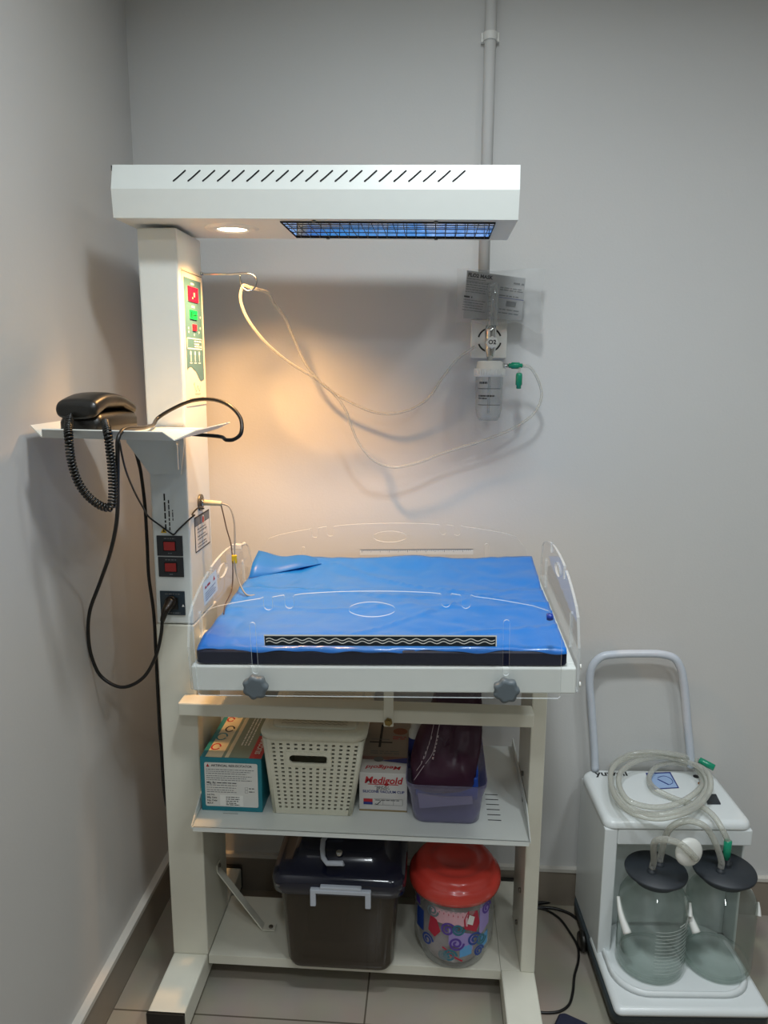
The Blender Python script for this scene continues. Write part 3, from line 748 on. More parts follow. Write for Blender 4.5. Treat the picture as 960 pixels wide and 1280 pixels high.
# ------------------------------------------------------------------ oxygen point on the back wall
cp_ = thing('conduit_pipe', (.110, 1.949, 1.60), 'white vertical conduit pipe clipped to the back wall, running up behind the hood', 'pipe')
pxc = at(610, 150, Y=1.949).x
b = MB(); b.cyl((pxc, 1.949, 1.60), (pxc, 1.949, ZC), .0135, M_wall, n=20); b.build('pipe', cp_)
zc = at(617, 45, Y=1.945).z
b = MB(); b.box(pxc - .021, pxc + .021, 1.951, 1.963, zc - .010, zc + .010, M_label); b.cyl((pxc, 1.949, zc - .009), (pxc, 1.949, zc + .009), .0165, M_label, n=20)
b.build('pipe_clip', cp_, .001)
b = MB(); A_ = at(589, 400, Y=1.955); B_ = at(632, 448, Y=1.955)
b.box(A_.x, B_.x, 1.935, YB, B_.z, A_.z, M_label)
oc = at(612, 425, Y=1.934)
for k in range(4):
    b.stroke(V((oc.x, 1.9345, oc.z)), fx, fz, [(.028*math.cos(R(a)), .028*math.sin(R(a))) for a in range(20 + 90*k, 84 + 90*k, 8)], .004, M_ink)
tag(b.build('oxygen_outlet', None, .002), 'square white oxygen wall outlet with a black ring print, behind the flow meter', 'wall outlet')
fm = thing('oxygen_flow_meter', (oc.x, 1.89, 1.37), 'oxygen flow meter with clear humidifier bottle and white cap on the back wall', 'flow meter')
FX = at(612, 455, Y=1.89).x; FY = 1.885
b = MB(); b.cyl((oc.x, 1.935, oc.z), (oc.x, FY - .008, oc.z), .011, M_steel, n=20); zz = at(612, 448, Y=FY).z
b.lathe((FX, FY, 0), [(.005, zz - .010), (.006, zz), (.009, zz + .004), (.010, zz + .012), (.013, zz + .02), (.014, oc.z + .02), (.012, oc.z + .032)], M_steel, n=20, capb=True, capt=True); b.build('valve_body', fm)
b = MB(); kc = at(615, 428, Y=FY - .02); n = 40
ring = lambda d, k: [(kc.x + .0135*k*(1 + .09*math.cos(8*2*math.pi*i/n))*math.cos(2*math.pi*i/n), kc.y + d, kc.z + .0135*k*(1 + .09*math.cos(8*2*math.pi*i/n))*math.sin(2*math.pi*i/n)) for i in range(n)]
b.loft([ring(.012, .9), ring(.010, 1), ring(-.006, 1), ring(-.009, .85)], M_label); b.text('O2', (kc.x, kc.y - .0096, kc.z), fx, fz, .014, M_ink, bold=.0004); b.build('flow_knob', fm)
b = MB(); z0, z1 = oc.z + .03, at(615, 354, Y=FY).z
tx = at(616, 380, Y=FY).x
b.lathe((tx, FY, 0), [(.0125, z0), (.0125, z1 - .003), (.010, z1)], M_clearhard, n=24, capt=True); ft = b.build('flow_tube', fm)
b = MB(); b.cyl((tx, FY, z0), (tx, FY, z1 - .006), .004, M_clearhard, n=12)
for k in range(8): b.box(tx - .012, tx - .006, FY - .0132, FY - .0128, z0 + .012 + k*.011, z0 + .0128 + k*.011, M_ink)
b.build('flow_scale', ft)
zc0, zc1 = at(612, 470, Y=FY - .03).z, at(612, 451, Y=FY - .03).z
b = MB(); prof = [(.0, zc1 + .001), (.026, zc1), (.031, zc1 - .003), (.0325, zc1 - .016), (.0365, zc1 - .018), (.037, zc0), (.034, zc0 - .002)]
b.lathe((FX, FY, 0), prof, M_label, n=48)
for k in range(36):
    a = 2*math.pi*k/36; b.box(FX + .037*math.cos(a) - .001, FX + .037*math.cos(a) + .001, FY + .037*math.sin(a) - .001, FY + .037*math.sin(a) + .001, zc0 + .002, zc1 - .019, M_label)
b.build('bottle_cap', fm)
zb_ = at(610, 527, Y=FY - .02).z
b = MB(); b.lathe((FX, FY, 0), [(.0335, zc0), (.0325, zc0 - .04), (.032, zb_ + .03), (.028, zb_ + .01), (.022, zb_ + .002), (.0, zb_)], M_clearhard, n=40); hb = b.build('humidifier_bottle', fm)
b = MB()
def curved(mb, cx, cy, r, a0, a1, z, w, m):
    k = 10
    va = [mb.v((cx + r*math.cos(a0 + (a1-a0)*i/k), cy + r*math.sin(a0 + (a1-a0)*i/k), z - w/2)) for i in range(k+1)]
    vb = [mb.v((cx + r*math.cos(a0 + (a1-a0)*i/k), cy + r*math.sin(a0 + (a1-a0)*i/k), z + w/2)) for i in range(k+1)]
    for i in range(k): mb.face([va[i], va[i+1], vb[i+1], vb[i]], m)
for z, w, a0, a1 in ((zc0 - .016, .005, -2.4, -1.75), (zc0 - .030, .0012, -2.5, -.7), (zc0 - .047, .004, -2.45, -1.2), (zc0 - .053, .003, -2.45, -1.75), (zc0 - .0685, .0012, -2.5, -.7)):
    if w > .002:
        a = a0
        while a < a1:
            q = a + random.uniform(.06, .16); curved(b, FX, FY, .0334, a, min(q, a1), z, w, M_ink); a = q + .035
    else: curved(b, FX, FY, .0334, a0, a1, z, w, M_ink)
b.build('bottle_print', hb)
b = MB(); b.cyl((FX, FY, zc0 - .09), (FX, FY, zc0), .003, M_clearhard, n=10); b.build('dip_tube', hb)
e0 = V((FX + .030, FY - .004, at(630, 457, Y=FY).z)); 
b = MB(); b.cyl(e0, e0 + V((.014, -.002, 0)), .005, M_steel, n=14); b.build('outlet_nozzle', fm)
ox = thing('oxygen_tubing', e0 + V((.012, 0, 0)), 'clear oxygen tube looping from green connector to the drip hook across the back wall', 'tubing')
b = MB(); g0 = e0 + V((.0142, -.002, 0)); b.lathe(g0, [(.003, 0), (.0055, .001), (.0055, .006), (.008, .008), (.008, .026), (.0055, .028), (.0055, .033), (.003, .034)], M_green, n=16, axis=(1, -.03, .0), capb=True, capt=True); b.build('green_connector', ox)
gz = at(649, 466, Y=1.872); b = MB(); b.lathe((gz.x, 1.872, gz.z), [(.004, 0), (.0065, -.001), (.008, -.006), (.008, -.028), (.006, -.03), (.006, -.037), (.003, -.038)], M_green, n=16, capb=True, capt=True); b.build('green_connector', ox)
b = MB(); b.tube([g0 + V((.028, 0, -.004)), V((gz.x, 1.872, gz.z + .008)), V((gz.x, 1.872, gz.z - .002))], .003, M_thin, n=8); b.build('connector_tube', ox)
b = MB(); g1 = g0 + V((.034, -.001, 0))
route = [g1] + P3([(662, 459, 1.88), (672, 474, 1.89), (677, 495, 1.90), (668, 516, 1.905), (640, 536, 1.91), (600, 552, 1.91), (555, 566, 1.91), (520, 579, 1.905), (490, 584, 1.90), (468, 576, 1.89), (450, 556, 1.88), (440, 535, 1.87), (433, 515, 1.86), (420, 495, 1.85), (395, 474, 1.83), (360, 452, 1.80), (332, 428, 1.775), (311, 401, 1.76), (303, 384, 1.757), (300.5, 370, 1.755)])
route += [V((-.436, 1.757, 1.684)), V((-.424, 1.762, 1.6805)), V((-.408, 1.772, 1.677)), V((-.39, 1.80, 1.672))]
route += P3([(342, 378, 1.83), (356, 398, 1.86), (368, 425, 1.88), (382, 455, 1.89), (405, 482, 1.90), (440, 504, 1.91), (476, 517, 1.915), (510, 513, 1.92), (535, 498, 1.92), (552, 474, 1.92), (572, 449, 1.92), (594, 433, 1.915)])
b.tube(route, .0036, M_thin, n=8, sub=8); b.build('hose', ox)

# mask packet hanging behind the flow tube
b = MB(); oB = V((0, 1.912, 0)); cs = [at(571, 340, Y=1.912), at(680, 336, Y=1.912), at(679, 352, Y=1.912), at(672, 392, Y=1.912), at(655, 418, Y=1.912), at(646, 401, Y=1.912), at(577, 400, Y=1.912), at(569, 392, Y=1.912)]
x0, x1, z0, z1 = at(571, 360, Y=1.912).x, at(679, 360, Y=1.912).x, at(620, 405, Y=1.912).z, at(620, 337, Y=1.912).z
nu, nv = 28, 20; Gf = []
for side in (-1, 1):
    G = []
    for i in range(nu + 1):
        row = []
        for j in range(nv + 1):
            s, t = i/nu, j/nv; bow = .010*(math.sin(math.pi*s)*math.sin(math.pi*t))**.5 + .009*NZ.noise(V((s*8, t*6, side*3))) + .006*abs(NZ.noise(V((s*17 + t*6, t*12, side*5)))) * (s*(1-s)*t*(1-t)*16)**.3
            zz_ = z0 + (z1 - z0)*t - (.022*max(0, s - .72)/.28*(1 - t)) + .004*math.sin(s*11)*(1-t) + .003*math.sin(s*8 + 1)*t
            row.append(b.v((x0 + (x1 - x0)*s + .003*math.sin(t*8)*s, 1.912 + side*bow, zz_)))
        G.append(row)
    for i in range(nu):
        for j in range(nv): b.face([G[i][j], G[i+1][j], G[i+1][j+1], G[i][j+1]], M_film, True)
pk = thing('mask_packet', ((x0 + x1)/2, 1.912, z0), 'clear plastic packet with printed oxygen mask insert, tucked behind the flow meter', 'packet')
b.build('plastic_film', pk)
b = MB(); i0, i1 = at(579, 400, Y=1.911), at(656, 338, Y=1.911); M_ins = mat('grey printed insert', '#a3a4a3', .5, var=.05)
b.poly([at(579, 398, Y=1.911), at(652, 400, Y=1.911), at(657, 348, Y=1.911), at(584, 338, Y=1.911)], M_ins)
xd_ = (at(657, 348, Y=1.911) - at(584, 338, Y=1.911)).normalized(); zd_ = V((-xd_.z, 0, xd_.x))
o = at(584, 338, Y=1.9103)
b.text('FLO2 MASK', o + xd_*.004 - zd_*.0095, xd_, zd_, .0115, M_ink, align='LEFT', bold=.0005)
lines(b, o, xd_, zd_, .003, .062, [-.018], .002, M_grey, .4); lines(b, o, xd_, zd_, .003, .060, [-.026 - .0055*k for k in range(5)], .0018, M_grey, .2)
b.rect(o, xd_, zd_, .002, .064, -.0235, -.0228, M_ink)
lines(b, o, xd_, zd_, .002, .022, [-.060], .004, M_ink, 0); lines(b, o, xd_, zd_, .002, .060, [-.067 - .006*k for k in range(5)], .0018, M_grey, .2)
lines(b, o, xd_, zd_, .115, .14, [-.015], .004, M_grey, 0); lines(b, o, xd_, zd_, .085, .14, [-.028, -.033, -.046], .0025, M_grey, .2)
b.rect(o, xd_, zd_, .085, .145, -.0515, -.0505, M_blue); 
for k in range(12): b.rect(o, xd_, zd_, .105 + k*.002, .106 + k*.002, -.070, -.057, M_ink)
lines(b, o, xd_, zd_, .09, .14, [-.078, -.086], .0025, M_grey, .2); b.build('printed_insert', pk)

# ------------------------------------------------------------------ middle shelf contents
SZ = .4966
# teal carton
tb = thing('resuscitator_carton', (-.451, 1.70, SZ), 'teal cardboard carton with white printed label, at the left end of the middle shelf', 'carton')
M_teal = mat('teal card', '#1f7f8e', .45, var=.04); M_tealt = mat('grey green card', '#7d8a78', .5)
b = MB(); X0, X1, Y0, Y1, Z1 = -.522, -.380, 1.567, 1.875, .629
b.box(X0, X1, Y0, Y1, SZ, Z1, M_teal); cart = b.build('carton_body', tb, .0015)
b = MB(); oo = V((X0, Y0 - .0006, SZ)); b.rect(oo, fx, fz, .010, .133, .012, .121, M_label, .004); oo = oo - V((0, .0003, 0))
b.text('ARTIFICIAL RESUSCITATOR', oo + V((.026, 0, .1135)), fx, fz, .0077, M_ink, align='LEFT', bold=.00015)
b.poly([oo + V((.014, 0, .110)), oo + V((.022, 0, .110)), oo + V((.018, 0, .118))], M_red)
lines(b, oo, fx, fz, .014, .128, [.104, .099, .094, .088, .083, .078], .0015, M_grey, .2)
b.text('Mfg. By:', oo + V((.014, 0, .071)), fx, fz, .007, M_ink, align='LEFT', bold=.00012)
lines(b, oo, fx, fz, .038, .085, [.071], .002, M_ink, 0); lines(b, oo, fx, fz, .014, .085, [.065, .059, .053, .048], .0015, M_grey, .15)
for k, s in enumerate(('Lot No.', 'Mfg. Date', 'Exp. Date', 'M.R.P.')): b.text(s, oo + V((.014, 0, .041 - .0072*k)), fx, fz, .0058, M_ink, align='LEFT', bold=.0001)
b.rect(oo, fx, fz, .044, .098, .014, .041, mat('pale sticker', '#f3f3ee', .5)); lines(b, oo - V((0, .0003, 0)), fx, fz, .058, .09, [.036, .031, .026, .021, .017], .0018, M_ink, .3)
for z in (.056, .048):
    for q in (((.103, z), (.109, z), (.109, z + .006), (.103, z + .006), (.103, z)),): b.stroke(oo, fx, fz, q, .0006, M_grey)
    lines(b, oo, fx, fz, .112, .124, [z + .003], .002, M_ink, 0)
b.build('carton_label', cart)
b = MB(); to = V((X0, Y0, Z1 + .0005)); ty = V((0, 1, 0))
b.rect(to, fx, ty, .012, .050, .002, .300, mat('cream card print', '#d9cdae', .5)); b.rect(to, fx, ty, .057, .066, .002, .300, mat('cream card print', '#d9cdae', .5))
b.rect(to, fx, ty, .066, .113, .002, .30, M_tealt); b.rect(to, fx, ty, .113, .1415, .002, .11, M_red); b.rect(to, fx, ty, .05, .057, .002, .3, M_tealt)
t2 = to + V((0, 0, .0003))
lines(b, t2, ty, fx, .06, .25, [.082, .090, .098], .003, M_label, .1)
b.text('SILICONE', t2 + V((.128, .058, 0)), ty, -fx, .017, M_label, bold=.0003)
for cx, cy, r, m in ((.024, .05, .010, M_red), (.024, .10, .012, M_teal), (.033, .14, .010, M_ink), (.04, .22, .013, M_teal), (.022, .19, .008, M_red)):
    b.stroke(t2, fx, ty, [(cx + r*math.cos(a*.45), cy + 1.4*r*math.sin(a*.45)) for a in range(14)], .004, m)
b.build('carton_top_print', cart)

# woven basket with lid
bk = thing('woven_basket', (-.262, 1.69, SZ), 'cream plastic woven-look storage basket with lid, between the teal carton and the white box', 'basket')
M_bask = mat('cream woven plastic', '#d8d6c3', .5, var=.07, scale=120, bump=.5, bscale=260)
b = MB()
bot = (-.357, -.1745, 1.568, 1.80); top = (-.3735, -.1445, 1.549, 1.83); zb0, zb1 = SZ + .001, .690
ncx, ncy, nrow = 12, 13, 17
def per(t, w):
    """perimeter lattice point: t is (side, s)"""
def side_pts(s0, s1):  # fractions for strip, hole
    return
tv = []
for r_ in range(nrow): tv += [(r_ + 0.0)/nrow, (r_ + .50)/nrow]
tv.append(1.0)
def lerp(a, c, t): return a + (c - a)*t
def sidegrid(pa, pb, qa, qb, ncol, hole=None):
    su = []
    for c_ in range(ncol): su += [c_/ncol, (c_ + .58)/ncol]
    su.append(1.0)
    zlo, zhi = .05, .95; G = []
    for s in su:
        col = []
        for t in tv:
            tt = zlo + (zhi - zlo)*t; A_ = V(pa).lerp(V(pb), tt); B_ = V(qa).lerp(V(qb), tt); col.append(b.v(A_.lerp(B_, .05 + .9*s)))
        G.append(col)
    for i in range(len(su) - 1):
        for j in range(len(tv) - 1):
            sc, tcn = (su[i] + su[i+1])/2, (tv[j] + tv[j+1])/2
            if hole and hole[0] < sc < hole[1] and hole[2] < tcn < hole[3]: continue
            if i % 2 == 1 and j % 2 == 1: continue
            b.face([G[i][j], G[i+1][j], G[i+1][j+1], G[i][j+1]], M_bask)
    # plain borders
    for lo, hi in ((0, zlo), (zhi, 1)):
        A0, A1 = V(pa).lerp(V(pb), lo), V(pa).lerp(V(pb), hi); B0, B1 = V(qa).lerp(V(qb), lo), V(qa).lerp(V(qb), hi)
        b.poly([A0.lerp(B0, .05), B0.lerp(A0, .05), B1.lerp(A1, .05), A1.lerp(B1, .05)], M_bask)
def cr(bx_, z): return [(bx_[0], bx_[2], z), (bx_[1], bx_[2], z), (bx_[1], bx_[3], z), (bx_[0], bx_[3], z)]
cb, ct = cr(bot, zb0), cr(top, zb1)
H_ = (.20, .68, .69, .87)
for k, (nc, h) in enumerate(((ncx, H_), (ncy, None), (ncx, None), (ncy, None))):
    i, j = k, (k + 1) % 4; sidegrid(cb[i], ct[i], cb[j], ct[j], nc, h)
for k in range(4):   # rounded corners
    i0, i1, i2 = (k - 1) % 4, k, (k + 1) % 4; rr = []
    for z_, cc in ((zb0, cb), (zb1, ct)):
        a = V(cc[i1]).lerp(V(cc[i0]), .05); c = V(cc[i1]).lerp(V(cc[i2]), .05); m_ = V(cc[i1])
        rr.append([a.lerp(m_, t).lerp(m_.lerp(c, t), t) for t in (0, .25, .5, .75, 1)])
    b.loft(rr, M_bask, False, False, closed=False)
b.poly([V(p) + V((0, 0, .001)) for p in cb], M_bask)
bask = b.build('basket_body', bk, solid=.0025)
# rim of the handle hole
b = MB(); pA, pB = V(cb[0]).lerp(V(ct[0]), .05 + .9*.78), V(cb[1]).lerp(V(ct[1]), .05 + .9*.78)
hc = pA.lerp(pB, .05 + .9*.46); ux = (pB - pA).normalized(); uz = (V(ct[0]) - V(cb[0])); uz = (V((0, uz.y, uz.z))).normalized()
b.plate([rrect(-.0515, .0515, -.0175, .0185, .004, 3), slot(-.044, .044, -.0105, .0105)], hc - V((0, .0015, 0)), ux, uz, .005, M_bask, M_bask); FLATS.add('handle_rim'); b.build('handle_rim', bask)
b = MB(); rings = []
for z, k in ((.689, .003), (.689, -.004), (.700, -.0065), (.706, -.004), (.7085, .006)):
    rings.append([(x, y, z) for x, y in rrect(top[0] + k, top[1] - k, top[2] + k, top[3] - k, .03, 5)])
b.loft(rings, M_bask)
rings = []
for z, k in ((.7085, .018), (.711, .020), (.711, .03)): rings.append([(x, y, z) for x, y in rrect(top[0] + k, top[1] - k, top[2] + k, top[3] - k, .02, 4)])
b.loft(rings, M_bask)
for r_ in range(16):
    y = 1.586 + r_*.0138
    b.stroke(V((0, 0, .7114)), fx, ty, [(-.335 + .0068*k, y + (.002 if k % 2 else -.002)) for k in range(23)], .0026, mat('woven groove', '#a19f8b', .6))
b.build('basket_lid', bk)

# vacuum cup box
vb = thing('vacuum_cup_box', (-.104, 1.72, SZ), 'long white printed medical box with red lettering, right of the woven basket', 'box')
M_card = mat('white card', '#cfcdc9', .45, var=.03); M_cardb = mat('dim card', '#a79d92', .5)
X0, X1, Y0, Y1, Z1 = -.1595, -.049, 1.593, 1.862, .592
b = MB(); b.box(X0, X1, Y0, Y1, SZ, Z1, M_card); vbb = b.build('box_body', vb, .0012)
b = MB(); oo = V((X0, Y0 - .0006, SZ))
b.text('Medigold', oo + V((.055, 0, .077)), fx, fz, .0235, M_red, bold=.0006, shear=.2); b.rect(oo, fx, fz, .020, .090, .0665, .0685, M_red)
b.text('SILICONE VACUUM CUP', oo + V((.056, 0, .049)), fx, fz, .0088, M_blue, bold=.0002)
b.stroke(oo - V((0, .0003, 0)), fx, fz, [(.036, .062), (.041, .065), (.041, .052)], .0012, M_ink)
b.text('950/-', oo + V((.055, -.0003, .058)), fx, fz, .014, M_ink, shear=.35)
b.rect(oo, fx, fz, .010, .031, .016, .023, M_blue); b.rect(oo, fx, fz, .010, .031, .023, .031, M_red); b.rect(oo, fx, fz, .0, .1105, .0, .004, mat('tan card edge', '#8d7a55', .6))
for q in (((.034, .016), (.100, .016)), ((.034, .031), (.100, .031)), ((.055, .016), (.055, .031)), ((.079, .016), (.079, .031)), ((.100, .016), (.100, .031))): b.stroke(oo, fx, fz, q, .0007, M_grey)
lines(b, oo, fx, fz, .037, .098, [.028], .002, M_grey, .1); b.stroke(oo - V((0, .0003, 0)), fx, fz, [(.037, .019), (.041, .0165), (.050, .026)], .0016, M_ink)
b.build('front_print', vbb)
b = MB(); to = V((X0, Y0, Z1 + .0005))
b.text('Medigold', to + V((.055, .025, 0)), -fx, -ty, .022, M_red, bold=.0005, shear=.2); b.rect(to, fx, ty, 0, .1105, .075, .266, mat('beige box print', '#8f8477', .5))
t2 = to + V((0, 0, .0003)); b.rect(t2, fx, ty, 0, .1105, .060, .075, mat('faded red band', '#84605a', .5))
b.poly([t2 + V((.045, .055, .0002)), t2 + V((.1105, .045, .0002)), t2 + V((.1105, .072, .0002))], M_blue); b.disc(t2 + V((0, 0, .0002)), fx, ty, .04, .062, .012, M_grey)
lines(b, t2, fx, ty, .018, .098, [.09, .1], .004, M_grey, .2); b.rect(t2, fx, ty, .035, .041, .12, .24, M_ink); b.rect(t2, fx, ty, .012, .068, .142, .148, M_ink); b.rect(t2, fx, ty, .015, .06, .158, .162, M_grey)
b.disc(t2, fx, ty, .085, .205, .018, mat('brown print', '#7d4a33', .5)); lines(b, t2, fx, ty, .068, .104, [.165, .175], .004, M_red, .1)
b.build('top_print', vbb)

# violet tub and what stands in it
b = MB(); T0, T1 = (-.034, .115, 1.556, 1.77), (-.046, .124, 1.535, 1.785); zt0, zt1 = SZ + .0005, .603
rings = []
for t in (0, .02, .3, .6, .9, .93, 1.0):
    bump_ = .0 if t < .9 else .005
    a = [lerp(T0[k], T1[k], t) for k in range(4)]; a = [a[0] - bump_, a[1] + bump_, a[2] - bump_, a[3] + bump_]
    if t == 0: a = [a[0] + .004, a[1] - .004, a[2] + .004, a[3] - .004]
    rings.append([(x, y, lerp(zt0, zt1, t)) for x, y in rrect(*a, .028, 6)])
b.loft(rings, M_tubp, True, False)
tag(b.build('plastic_tub', None, solid=.0015), 'open violet-tinted clear plastic tub at the right end of the middle shelf', 'tub')
# contents
b = MB(); M_mar = mat('maroon nylon', '#38102a', .42, var=.18, scale=22, bump=.3, bscale=45)
outl = [(518, 985), (514, 965), (513, 950), (517, 930), (523, 912), (533, 892), (542, 868), (546, 848), (598, 848), (602, 872), (603, 905), (601, 935), (596, 960), (590, 985)]
O = [at(x, y, Y=1.585 + .10*(985 - y)/137) for x, y in outl]
O = smoothpath(O, 4, True); cen = sum(O, V()) / len(O); n = len(O)
for side in (-1, 1):
    rings = []
    for k in range(12):
        f = 1 - (k/12)**1.3; d = .036*math.sin(math.pi/2*min(1, k/7))*side; row = []
        for p in O:
            q = cen.lerp(p, f)
            fold = .006*math.sin(q.x*150 + 2*math.sin(q.z*30)) * min(1, max(0, (.70 - q.z)/.10)) + .012*NZ.noise(V((q.x*28, q.z*14, side*3))) + .006*abs(NZ.noise(V((q.x*60 + q.z*30, q.z*45, side))))
            if side < 0 and q.x > .045 and q.z > .625: fold += .020*min(1, (q.x - .045)/.012)*min(1, (q.z - .625)/.02)*min(1, max(0, (.118 - q.x)/.012))
            row.append(q + V((0, d + (fold if k else 0)*min(1, k/3), 0)))
        rings.append(row)
    b.loft(rings, M_mar, False, True, smooth=True)
pouch = b.build('maroon_pouch', None, weld=True); tag(pouch, 'crumpled maroon nylon pouch with white print, standing up in the violet tub', 'pouch')
wm = mat('faint white print', '#b9a9ae', .6)
b = MB(); rl = pouch
def pq(x, y, d=.035): 
    p = at(x, y, Y=1.585 + .10*(985 - y)/137); return p - V((0, d + .012, 0))
b.tube([pq(518, 968, .012), pq(530, 948, .022), pq(541, 930, .03), pq(547, 905, .032), pq(551, 886, .032)], .0008, wm, n=5)
b.tube([pq(521, 956, .014), pq(530, 940, .022), pq(537, 918, .028), pq(543, 892, .03)], .0006, wm, n=5)
tp0, tp1 = pq(541, 936, .036), pq(549, 900, .036); td = (tp1 - tp0).normalized(); tn = V((0, -1, 0)); tyv = tn.cross(td)
for i, L_ in enumerate((.006, .004, .005, .006, .004, .005, .006)):
    q0 = tp0 + td*(.008*i); b.tube([q0, q0 + td*.005], .0014 if i % 2 else .002, wm, n=5, raw=True)
for i in range(6):
    q0 = pq(527 + i*2.4, 944 - i*6, .028); b.tube([q0, q0 + td*.007], .001, wm, n=5, raw=True)
b.build('white_print', pouch)
b = MB(); M_pap = mat('white paper', '#c9c8cc', .6, var=.05)
b.poly([(-.02, 1.575, .52), (.10, 1.577, .535), (.098, 1.572, .556), (.04, 1.570, .552), (-.025, 1.570, .560)], M_pap); b.poly([(-.02, 1.575, .52), (.10, 1.577, .535), (.10, 1.70, .52), (-.02, 1.70, .51)], M_pap)
tag(b.build('folded_paper', None, solid=.002), 'folded white paper lying low inside the violet tub', 'paper')
b = MB(); M_bpk = mat('blue packet film', '#1d4fb0', .35, var=.1, bump=.2, bscale=60)
b.loft([[(x, y, z) for x, y in rrect(-.03 + k, .112 - k, 1.585 + k, 1.595 - k/4 + .0, .004, 2)] for z, k in ((.545, 0), (.575, 0), (.592, .001))], M_bpk); b.box(.090, .112, 1.60, 1.70, .53, .605, M_bpk)
tag(b.build('blue_packet', None, .002), 'blue plastic packet inside the violet tub behind the folded paper', 'packet')
b = MB(); bc = at(520, 930, Y=1.69); bt = thing('spray_bottle', (bc.x, 1.70, .505), 'small white bottle with a dark blue label at the back left of the violet tub', 'bottle')
b.lathe((bc.x, 1.70, 0), [(.016, .503), (.018, .506), (.018, .645), (.012, .655), (.012, .668), (0, .67)], M_label, n=24, capb=True); bo = b.build('bottle', bt)
b = MB(); b.lathe((bc.x, 1.70, 0), [(.0184, .56), (.0184, .632)], M_blue, n=24); b.build('bottle_label', bo)

# ------------------------------------------------------------------ lower shelf contents
LZ = .0803
sb = thing('storage_box', (-.205, 1.69, LZ), 'smoky plastic storage box with navy lid and grey latch, on the bottom shelf', 'storage box')
b = MB(); rings = []
for z, k in ((LZ, .012), (LZ + .006, .004), (LZ + .02, 0), (.30, -.012), (.312, -.014)):
    rings.append([(x, y, z) for x, y in rrect(-.334 + k, -.0785 - k, 1.577 + k, 1.86 - k, .032, 6)])
b.loft(rings, M_smoke, True, False); body = b.build('box_body', sb, solid=.002)
M_nlid = mat('navy gloss plastic', '#0c1128', .18, var=.1, coat=.4)
b = MB(); rings = []
for z, k in ((.300, -.020), (.304, -.028), (.330, -.030), (.345, -.026), (.352, -.012), (.352, .010), (.372, .018), (.380, .030)):
    rings.append([(x, y, z) for x, y in rrect(-.334 + k, -.0785 - k, 1.577 + k, 1.86 - k, .036, 6)])
b.loft(rings, M_nlid); lid = b.build('box_lid', sb)
M_gh = mat('grey latch plastic', '#bcc2cd', .35)
b = MB(); yL = 1.541; b.box(-.268, -.128, yL - .004, yL + .010, .316, .326, M_gh); b.box(-.245, -.150, yL - .003, yL + .012, .326, .334, M_gh); b.box(-.268, -.255, yL - .004, yL + .006, .283, .318, M_gh); b.box(-.141, -.128, yL - .004, yL + .006, .283, .318, M_gh)
b.build('front_latch', sb, .002)
b = MB(); hz = .3815; hp = [at(x, y, Z=hz) for x, y in ((428, 1046), (409, 1046), (404, 1052), (403, 1063), (404, 1074), (409, 1081), (428, 1081))]
b.tube([hp[0]] + [V((p.x, p.y, hz + .004)) for p in hp] + [hp[-1]], .006, M_gh, n=8, raw=True); b.build('carry_handle', lid)
kp = at(424, 1067, Z=hz); b = MB(); b.lathe((kp.x, kp.y, hz - .001), [(.008, 0), (.008, .006), (.005, .008), (0, .008)], M_steel, n=16); b.build('lid_stud', lid)
b = MB(); M_tan = mat('tan paper', '#8e7350', .6, var=.1); b.box(-.30, -.12, 1.60, 1.80, LZ + .004, .14, M_tan); b.box(-.29, -.2, 1.62, 1.82, .141, .23, mat('dark folded cloth', '#35322f', .7, var=.1)); 
con = b.build('paper_bundle', None, .006); tag(con, 'tan and dark bundle stored inside the smoky box on the bottom shelf', 'bundle')

can = thing('plastic_canister', (.0675, 1.672, LZ), 'round clear patterned canister with a coral red lid, right of the smoky box', 'canister')
ccx, ccy = .0675, 1.680
b = MB(); b.lathe((ccx, ccy, 0), [(0, LZ), (.074, LZ), (.079, LZ + .004), (.086, LZ + .025), (.097, LZ + .055), (.098, .235), (.100, .265), (.103, .268), (.103, .285)], M_canp, n=56); cbody = b.build('jar', can)
M_coral = mat('coral red plastic', '#d8453a', .25, var=.05, coat=.4)
b = MB(); b.lathe((ccx, ccy, 0), [(.104, .272), (.111, .273), (.1125, .282), (.111, .297), (.105, .305), (.101, .307), (.0985, .316), (.092, .324), (.080, .328), (.076, .3265), (.060, .3265), (.057, .3285), (.042, .3285), (.040, .3268), (0, .3265)], M_coral, n=64); b.build('lid', can)
b = MB()
def cpt(a, z, r=.0995): return V((ccx + r*math.sin(a), ccy - r*math.cos(a), z))
def cpatch(pts, m, r=.0993):
    pts = [(a*1.25, .165 + (z - .165)*1.4) for a, z in pts]
    b.face([b.v(cpt(a, z, r)) for a, z in pts], m)
def cstroke(pts, w, m, r=.0998):
    k = len(pts); L_, R_ = [], []
    for i in range(k):
        t = V((pts[min(i+1, k-1)][0]*.1 - pts[max(i-1, 0)][0]*.1, pts[min(i+1, k-1)][1] - pts[max(i-1, 0)][1])); t.normalize(); nn = V((-t.y, t.x))*w/2
        L_.append(b.v(cpt(pts[i][0] + nn.x*10, pts[i][1] + nn.y, r))); R_.append(b.v(cpt(pts[i][0] - nn.x*10, pts[i][1] - nn.y, r)))
    for i in range(k - 1): b.face([R_[i], R_[i+1], L_[i+1], L_[i]], m)
def spiral(a, z, s, m, turn=1, w=.0052):
    a, z, s = a*1.15, max(.165 + (z - .165)*1.3, .135), s*1.4
    cstroke([(a + s*(1 - t*.82)*math.cos(turn*t*11)*10, z + s*(1 - t*.82)*math.sin(turn*t*11)) for t in [i/40 for i in range(41)]], w, m)
